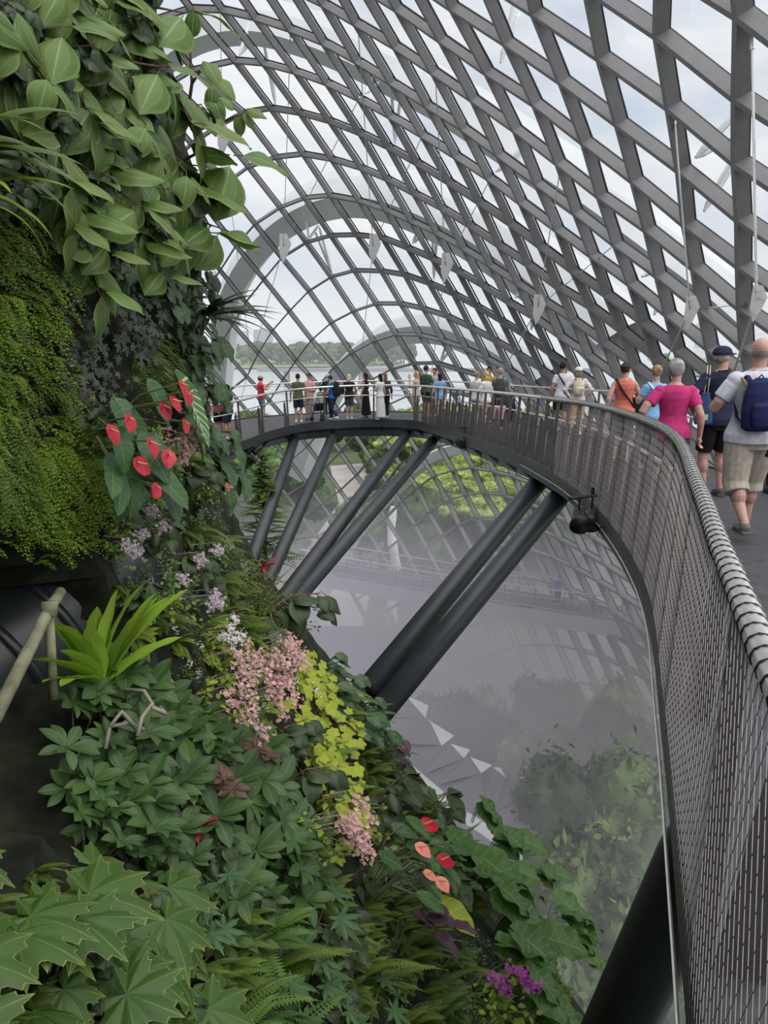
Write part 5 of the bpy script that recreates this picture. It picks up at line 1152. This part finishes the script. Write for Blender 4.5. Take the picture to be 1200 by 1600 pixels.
def backpack(pr, label, col, size=1.0, strap=(.1, .1, .1), near=False, pale=None, dx=0.0, dz=0.0):
    o, H, A, S, T = pr; c = S(T((dx, -.075, .70+dz))); w = in_person(o, c); b = empty('backpack', w, label, 'backpack', rz=o.rotation_euler.z); s = size; V = .007 if near else .013
    m = MB(); lathe(m, [(-.23*s, .10*s, .055*s, -.07*s, 0), (-.20*s, .15*s, .085*s, -.08*s, 0), (-.05*s, .165*s, .10*s, -.085*s, 0), (.10*s, .15*s, .085*s, -.08*s, 0), (.20*s, .11*s, .06*s, -.07*s, 0), (.235*s, .05*s, .03*s, -.06*s, 0)], 24); remesh(m.build('bag_body', cloth(col, 'canvas'), b), V, 2)
    m = MB(); lathe(m, [(-.18*s, .10*s, .03*s, -.165*s, 0), (-.10*s, .12*s, .04*s, -.172*s, 0), (.0, .115*s, .04*s, -.170*s, 0), (.03*s, .09*s, .02*s, -.16*s, 0)], 20); remesh(m.build('front_pocket', cloth(col, 'canvas'), b), V, 1)
    for sx in (-1, 1):
        m = MB(); m.tube([(.07*sx*s, -.02, .20*s), (.08*sx, .04, .20*s+.05), (.095*sx, .135, .13), (.11*sx, .15, .0), (.13*sx, .06, -.12), (.11*sx*s, -.05, -.17*s)], [(.006, .026)]*6, 8); m.build('strap', cloth(strap, 'webbing'), b, True)
    m = MB(); m.tube([(-.03*s, -.05*s, .225*s), (0, -.05*s, .262*s), (.03*s, -.05*s, .225*s)], .007, 6); m.build('carry_loop', cloth(strap, 'webbing'), b, True)
    return b
def bag(w, label, col, sz=(.26, .09, .24), rz=0, name='bag', strapto=None, handle=True):
    b = empty(name, w, label, 'bag', rz=rz); m = MB(); x, y, z = (v/2 for v in sz); lathe(m, [(-z, x*.9, y*.8, 0, 0), (-z*.8, x, y, 0, 0), (z*.5, x*.95, y*.9, 0, 0), (z, x*.85, y*.5, 0, 0)], 20); remesh(m.build('bag_body', cloth(col, 'canvas'), b), .012, 2)
    if handle: m = MB(); m.tube([(-x*.5, 0, z*.9), (-x*.35, 0, z*1.9), (x*.35, 0, z*1.9), (x*.5, 0, z*.9)], .008, 6); m.build('handle', cloth(tuple(c*.8 for c in col), 'webbing'), b, True)
    return b
def phone(pr, label):
    o, H, A, S, T = pr; w = in_person(o, S((A[-1]['w']+A[1]['w'])/2+[0, .055, .04])); b = MB(); b.box((0, 0, 0), (.15, .010, .075)); q = b.build('phone', M['black'], loc=None); q.location = w; q.rotation_euler = (0, 0, o.rotation_euler.z); tag(q, label, 'phone')
def crossbody(pr, col, name='strap'):
    o, H, A, S, T = pr; m = MB(); P = [S(T(q)) for q in ((-.085, -.02, .845), (-.055, -.080, .78), (.0, -.085, .70), (.07, -.078, .61), (.105, -.03, .56), (.09, .06, .57), (.0, .084, .68), (-.07, .065, .79), (-.085, -.02, .845))]
    m.tube(P, [(.005, .017)]*9, 8, upv=(0, -1, 0)); q = m.build(name, cloth(col, 'webbing'), o, True)
def pram(p, rz, label, canopy=(.03, .03, .035)):
    o = empty('pram', p, label, 'pram', rz=math.radians(rz)); f = MB()
    for sx in (-.22, .22):
        f.tube([(sx, -.35, 1.0), (sx, -.05, .62), (sx, .35, .12)], .013, 7); f.tube([(sx, .12, .62), (sx, -.32, .12)], .013, 7)
    f.tube([(-.22, -.35, 1.0), (.22, -.35, 1.0)], .016, 8); f.tube([(-.22, .35, .12), (.22, .35, .12)], .011, 6); f.tube([(-.22, -.32, .12), (.22, -.32, .12)], .011, 6); f.build('frame', M['black'], o, True)
    for sx in (-.24, .24):
        for y in (-.32, .35): w = MB(); w.tube([(sx-.02, y, .1), (sx+.02, y, .1)], .10, 16); w.build('wheel', M['black'], o, True)
    s = MB(); lathe(s, [(.38, .15, .18, .02, 0), (.46, .20, .26, .02, 0), (.60, .21, .30, .02, 0), (.66, .20, .28, .02, 0)], 16); remesh(s.build('seat', cloth(canopy, 'canvas'), o), .015, 1)
    s = MB(); k = 12; vs = []
    for i in range(6):
        a = math.radians(-20+i*24)
        for j in range(k): b = math.pi*j/(k-1); vs.append((.22*math.cos(b), .02-math.cos(a)*.26*math.sin(b)-.02, .68+math.sin(a)*.32*math.sin(b)))
    s.add(vs, [(i*k+j, i*k+j+1, (i+1)*k+j+1, (i+1)*k+j) for i in range(5) for j in range(k-1)]); c = s.build('canopy', cloth(canopy, 'canvas'), o, True); so = c.modifiers.new('thick', 'SOLIDIFY'); so.thickness = .012
    return o
W_, G_, K_ = (.72, .72, .72), (.32, .32, .33), (.018, .018, .022)
person(344, 684, 603, 30, 'person in red almost hidden behind foliage at the far left of the walkway', 'tan', (.45, .05, .07), K_)
person(358, 686, 601, 70, 'person in a dark navy tee shirt at the far left end of the walkway', 'tan', (.03, .035, .06), (.03, .03, .05), hair=(.02, .015, .012), arms=('strap', 'down'))
q = person(409, 657, 587, -68, 'person in a red polo shirt, jean shorts and tan cap taking a photo', 'pink', (.50, .035, .05), (.13, .19, .27), arms='phone', cap=(.40, .26, .20), shoes=(.35, .2, .15), collar=True, build=1.08); phone(q, 'dark phone held up by the person in red')
person(467, 660, 584, 8, 'person in an olive tee shirt and dark shorts seen from behind', 'tan', (.10, .10, .055), (.03, .04, .06), shoes=W_, hair=(.03, .02, .015))
q = person(484, 656, 583, 155, 'bearded person in a pale pink shirt facing us with folded arms', 'fair', (.60, .34, .33), (.28, .25, .23), arms='fold', hair=(.03, .02, .015), cap=(.05, .05, .05), shoes=(.2, .15, .1)); backpack(q, 'small dark backpack worn by the person in pale pink', K_, .8)
person(513, 652, 586, 20, 'person with white hair in black, standing behind the one in blue', 'fair', (.03, .03, .035), (.03, .03, .04), 'trousers', 1.6, hair=(.55, .53, .50), arms='rail')
q = person(521, 657, 590, 62, 'person in a blue top and dark trousers bending towards a walking frame', 'fair', (.03, .13, .38), (.025, .03, .055), 'trousers', .5, hair=(.05, .04, .035), lean=10, arms='push', shoes=W_, stride=.4); backpack(q, 'bulky black backpack on the person in blue', K_, 1.05)
# walking frame
wp = deck_hit(504, 657); o = empty('walking_frame', wp, 'small dark wheeled walking frame in front of the person in blue', 'walking frame', rz=.9); b = MB()
for sx in (-.25, .25):
    b.tube([(sx, -.2, 0.06), (sx, -.05, .9), (sx, .12, .9)], .014, 6); b.tube([(sx, .25, .06), (sx, -.03, .8)], .014, 6)
b.tube([(-.25, 0, .55), (.25, 0, .55)], .014, 6); b.tube([(-.25, .1, .4), (.25, .1, .4)], .012, 6); b.build('frame', M['black'], o, True)
for sx in (-.25, .25):
    for y in (-.2, .25): w = MB(); w.tube([(sx-.015, y, .08), (sx+.015, y, .08)], .08, 14); w.build('wheel', M['black'], o, True)
b = MB(); b.box((0, .05, .56), (.4, .25, .04)); b.box((0, .18, .42), (.34, .14, .2)); b.build('seat', M['black'], o)
q = person(546, 655, 587, -5, 'person with short blond hair, black top and dark shorts seen from behind', 'pink', (.022, .022, .03), (.10, .11, .13), hair=(.62, .52, .36), hstyle='bob', shoes=W_, female=True, arms='rail'); bag(in_person(q[0], (-.28, .02, .95)), 'dark shoulder bag beside the blond person in black', K_, (.22, .1, .22), q[0].rotation_euler.z)
person(571, 652, 590, 60, 'person in a long black sleeveless dress', 'tan', (.018, .018, .022), K_, 'dress', 0, hair=(.02, .015, .012), hstyle='bob', female=True, arms=('down', 'fold'))
person(602, 653, 588, 5, 'person with long light brown hair in a dark outfit, behind the white dress', 'fair', (.05, .05, .06), (.03, .03, .04), 'trousers', 1.5, hair=(.22, .13, .08), hstyle='long', female=True)
person(594, 656, 590, 50, 'person in a long white summer dress with long dark hair', 'fair', (.70, .69, .68), W_, 'dress', .4, hair=(.02, .013, .01), hstyle='long', female=True, arms=('fold', 'down'))
person(650, 656, 580, 75, 'person with blond hair in a short beige dress, one hand at the face', 'pink', (.55, .48, .42), W_, 'mini', 0, hair=(.50, .36, .18), hstyle='long', female=True, arms=('face', 'fold'), shoes=(.6, .5, .4))
q = person(665, 652, 571, -40, 'tall person in a green vest over a dark shirt with a backpack', 'pink', (.06, .14, .075), (.02, .02, .025), 'shorts', .9, hair=(.05, .03, .02), arms=('fold', 'strap'), shoes=(.3, .28, .25)); backpack(q, 'slim dark backpack on the tall person in green', (.03, .05, .04), .8)
person(678, 650, 575, 150, 'person with tied dark hair facing us behind the blue top', 'tan', (.45, .45, .48), K_, 'shorts', .4, hair=(.06, .03, .02), hstyle='bun', female=True, arms='fold')
person(686, 657, 583, 15, 'person with short dark red hair, blue top and white shawl seen from behind', 'pink', (.22, .36, .62), (.50, .46, .42), 'shorts', .5, hair=(.06, .015, .015), hstyle='bob', female=True, shoes=K_, stride=.5, build=1.08)
person(743, 668, 580, -50, 'person with short grey hair in a white top and grey trousers', 'pink', (.62, .60, .61), (.42, .42, .45), 'trousers', 1.4, hair=(.28, .25, .22), arms='fold', shoes=(.55, .25, .16))
person(762, 661, 573, 165, 'person with black hair in a mustard shirt behind the blond one', 'brown', (.40, .26, .05), K_, hair=(.01, .01, .01))
q = person(757, 674, 580, 40, 'person with a yellow headscarf, white top and pink shorts walking', 'fair', (.68, .67, .66), (.60, .35, .30), 'shorts', 1.2, hair=(.55, .40, .16), hstyle='bob', female=True, arms=('fold', 'down'), shoes=W_, stride=.5)
q = person(779, 672, 575, -12, 'person with grey hair in a grey shirt pushing a pram', 'fair', (.14, .16, .14), (.04, .04, .05), 'trousers', .5, hair=(.33, .30, .27), arms='push'); backpack(q, 'dark backpack on the grey haired person with the pram', (.05, .06, .055), .95)
pp = deck_hit(789, 682); pram(pp, -15, 'black pram with its hood up beside the grey haired person'); bag(pp+[-.22, -.42, .62], 'large pink shopping bag hanging from the pram', (.58, .27, .30), (.34, .12, .34), -.1, 'shopping_bag')
q = person(875, 674, 566, 4, 'person in a white tee shirt with a black cross strap and black shorts', 'tan', (.68, .68, .72), K_, 'shorts', .55, hair=(.03, .018, .012), hyaw=-35, shoes=W_, near=False); crossbody(q, K_)
q = person(899, 679, 573, -6, 'person in a white cap, loose white blouse and peach patterned shorts', 'pink', (.66, .62, .62), (.60, .36, .20), 'long_shorts', 1.5, hair=(.25, .16, .1), hstyle='bob', cap=(.75, .75, .78), female=True, arms='hips', shoes=W_, build=1.1); backpack(q, 'cream fabric backpack with brown straps on the white capped person', (.66, .56, .46), .85, (.25, .14, .09))
q = person(968, 722, 567, -14, 'person in an orange tank top with a dark bun and grey shorts', 'pink', (.68, .19, .13), (.10, .10, .12), 'long_shorts', 0, hair=(.05, .035, .03), hstyle='bun', near=True, female=True, arms=('swing', 'fold'), hyaw=-25, build=1.08, shoes=(.3, .3, .3)); crossbody(q, K_)
bag(in_person(q[0], (.24, .1, .98)), 'small black bag at the side of the person in orange', K_, (.2, .1, .26), 0)
q = person(1014, 735, 571, 10, 'person in a light blue tee shirt with blond hair tied up', 'fair', (.22, .46, .74), (.03, .035, .05), 'trousers', .55, hair=(.36, .25, .14), hstyle='bun', near=True, female=True, arms=('strap', 'down')); crossbody(q, (.7, .7, .7))
person(1040, 792, 563, -8, 'person in a bright pink blouse with short grey hair', 'pink', (.56, .045, .19), (.07, .07, .09), 'shorts', .6, hair=(.34, .33, .33), hstyle='curly', near=True, female=True, arms=('hips', 'swing'), hyaw=-30, build=1.14, shoes=(.25, .22, .2))
q = person(1110, 775, 541, 2, 'person in a navy cap, navy polo shirt and black shorts', 'pink', (.020, .024, .050), (.015, .014, .018), 'shorts', .6, hair=(.35, .3, .27), cap=(.022, .028, .06), near=True, hyaw=-70, arms=('hips', 'down'), collar=True, build=1.08, shoes=(.1, .1, .1))
w = in_person(q[0], (-.24, -.13, 1.12)); b = empty('string_bag', w, 'blue drawstring bag on cream cords hanging from the navy shirted person', 'bag', rz=0); m = MB(); lathe(m, [(-.20, .105, .035, 0, 0), (-.17, .115, .045, 0, 0), (.05, .09, .04, 0, 0), (.15, .05, .03, 0, 0), (.18, .06, .03, 0, 0)], 20); remesh(m.build('bag_body', cloth((.035, .075, .17), 'canvas'), b), .008, 1)
m = MB(); m.tube([(-.02, .0, .15), (.02, .06, .36), (.05, .14, .50)], .006, 6); m.tube([(.02, .0, .15), (.05, .05, .34), (.08, .13, .50)], .006, 6); m.tube([(-.06, 0, .13), (-.11, 0, -.05), (-.10, 0, -.17)], .006, 6); m.build('cord', cloth((.62, .55, .40), 'cord'), b, True)
m = MB(); m.box((-.02, -.047, -.11), (.10, .006, .07)); m.build('print', cloth((.55, .50, .32), 'print'), b)
person(1216, 772, 548, 0, 'person in dark trousers mostly hidden behind the big one with the backpack', 'fair', (.05, .06, .09), (.018, .018, .022), 'trousers', .5, hair=(.1, .08, .06), shoes=(.03, .04, .09), near=True)
q = person(1158, 838, 526, 3, 'big bald person in a white shirt and khaki knee shorts walking away', 'pink', (.66, .67, .72), (.46, .41, .34), 'long_shorts', .65, hair=(.25, .2, .18), bald=True, near=True, arms=('strap', 'down'), build=1.16, stride=.45, collar=True, shoes=(.16, .16, .15), hyaw=-6)
b = backpack(q, 'large navy backpack with tan edges on the bald person', (.018, .024, .085), 1.02, (.018, .024, .085), True, dx=-.04, dz=-.02)
m = MB(); m.tube([(.10, -.10, -.2), (.12, -.14, -.34), (.08, -.13, -.46)], [(.004, .018)]*3, 8); m.build('loose_strap', cloth((.02, .03, .10), 'webbing'), b, True)
for sx in (-1, 1): m = MB(); m.tube([(.105*sx, -.02, .17), (.12*sx, .05, .24), (.135*sx, .12, .15)], [(.004, .010)]*3, 6); m.build('tan_edging', cloth((.50, .32, .17), 'leather'), b, True)
person(870, 0, 0, 150, 'small distant person in a blue top on the lower walkway in the mist', 'fair', (.10, .25, .50), (.05, .06, .09), 'trousers', .6, base=lp[19]+lo_[19]*1.0, Hm=1.66, arms='rail')
person(955, 0, 0, 90, 'distant person in white leaning on the lower walkway rail in the mist', 'fair', (.75, .75, .75), (.6, .6, .6), 'shorts', .6, base=lp[26]+lo_[26]*.7, Hm=1.5, arms='rail')

# floodlights slung under the walkway edge
def floods(px, py, t, k, label, rz=0, s=1.0):
    p = at(px, py, t); o = empty('floodlight_cluster', p, label, 'floodlight', rz=rz); b = MB(); b.tube([(-.3*s, 0, .22*s), (.3*s, 0, .22*s)], .018*s, 8)
    for i in range(k): b.tube([((-.5+(i+.5)/k)*.5*s, 0, .22*s), ((-.5+(i+.5)/k)*.5*s, 0, .05*s)], .012*s, 6)
    b.tube([(0, 0, .22*s), (0, 0, .3*s)], .02*s, 6); b.build('bracket', M['black'], o)
    for i in range(k):
        x = (-.5+(i+.5)/k)*.52*s; a = np.array([x, -.02, .02])*[1, 1, 1]; d = unit([-.5, -.6+.3*i, -.35]); m = MB(); m.tube([a-d*.12*s, a-d*.10*s, a+d*.04*s, a+d*.06*s, a+d*.14*s], [.05*s, .065*s, .07*s, .085*s, .10*s], 14)
        h = m.build('lamp_housing', M['black'], o, True); f = MB(); f.tube([a+d*.125*s, a+d*.13*s], .088*s, 14); f.build('lens', M['inox'], h)
    return o
floods(924, 808, 8.8, 3, 'cluster of black floodlights under the walkway edge at right', .5, 1.15)
floods(952, 838, 8.2, 1, 'single black floodlight just below the right cluster', .5, .5)
floods(742, 688, 19.5, 3, 'cluster of black floodlights and cable loops under the middle of the walkway', 0, 1.5)
floods(392, 703, 22.5, 3, 'small row of black floodlights under the far left end of the walkway', 0, 1.2)
floods(805, 707, 16.2, 2, 'small black floodlight pair under the walkway between the cluster and strut', 0, .8)
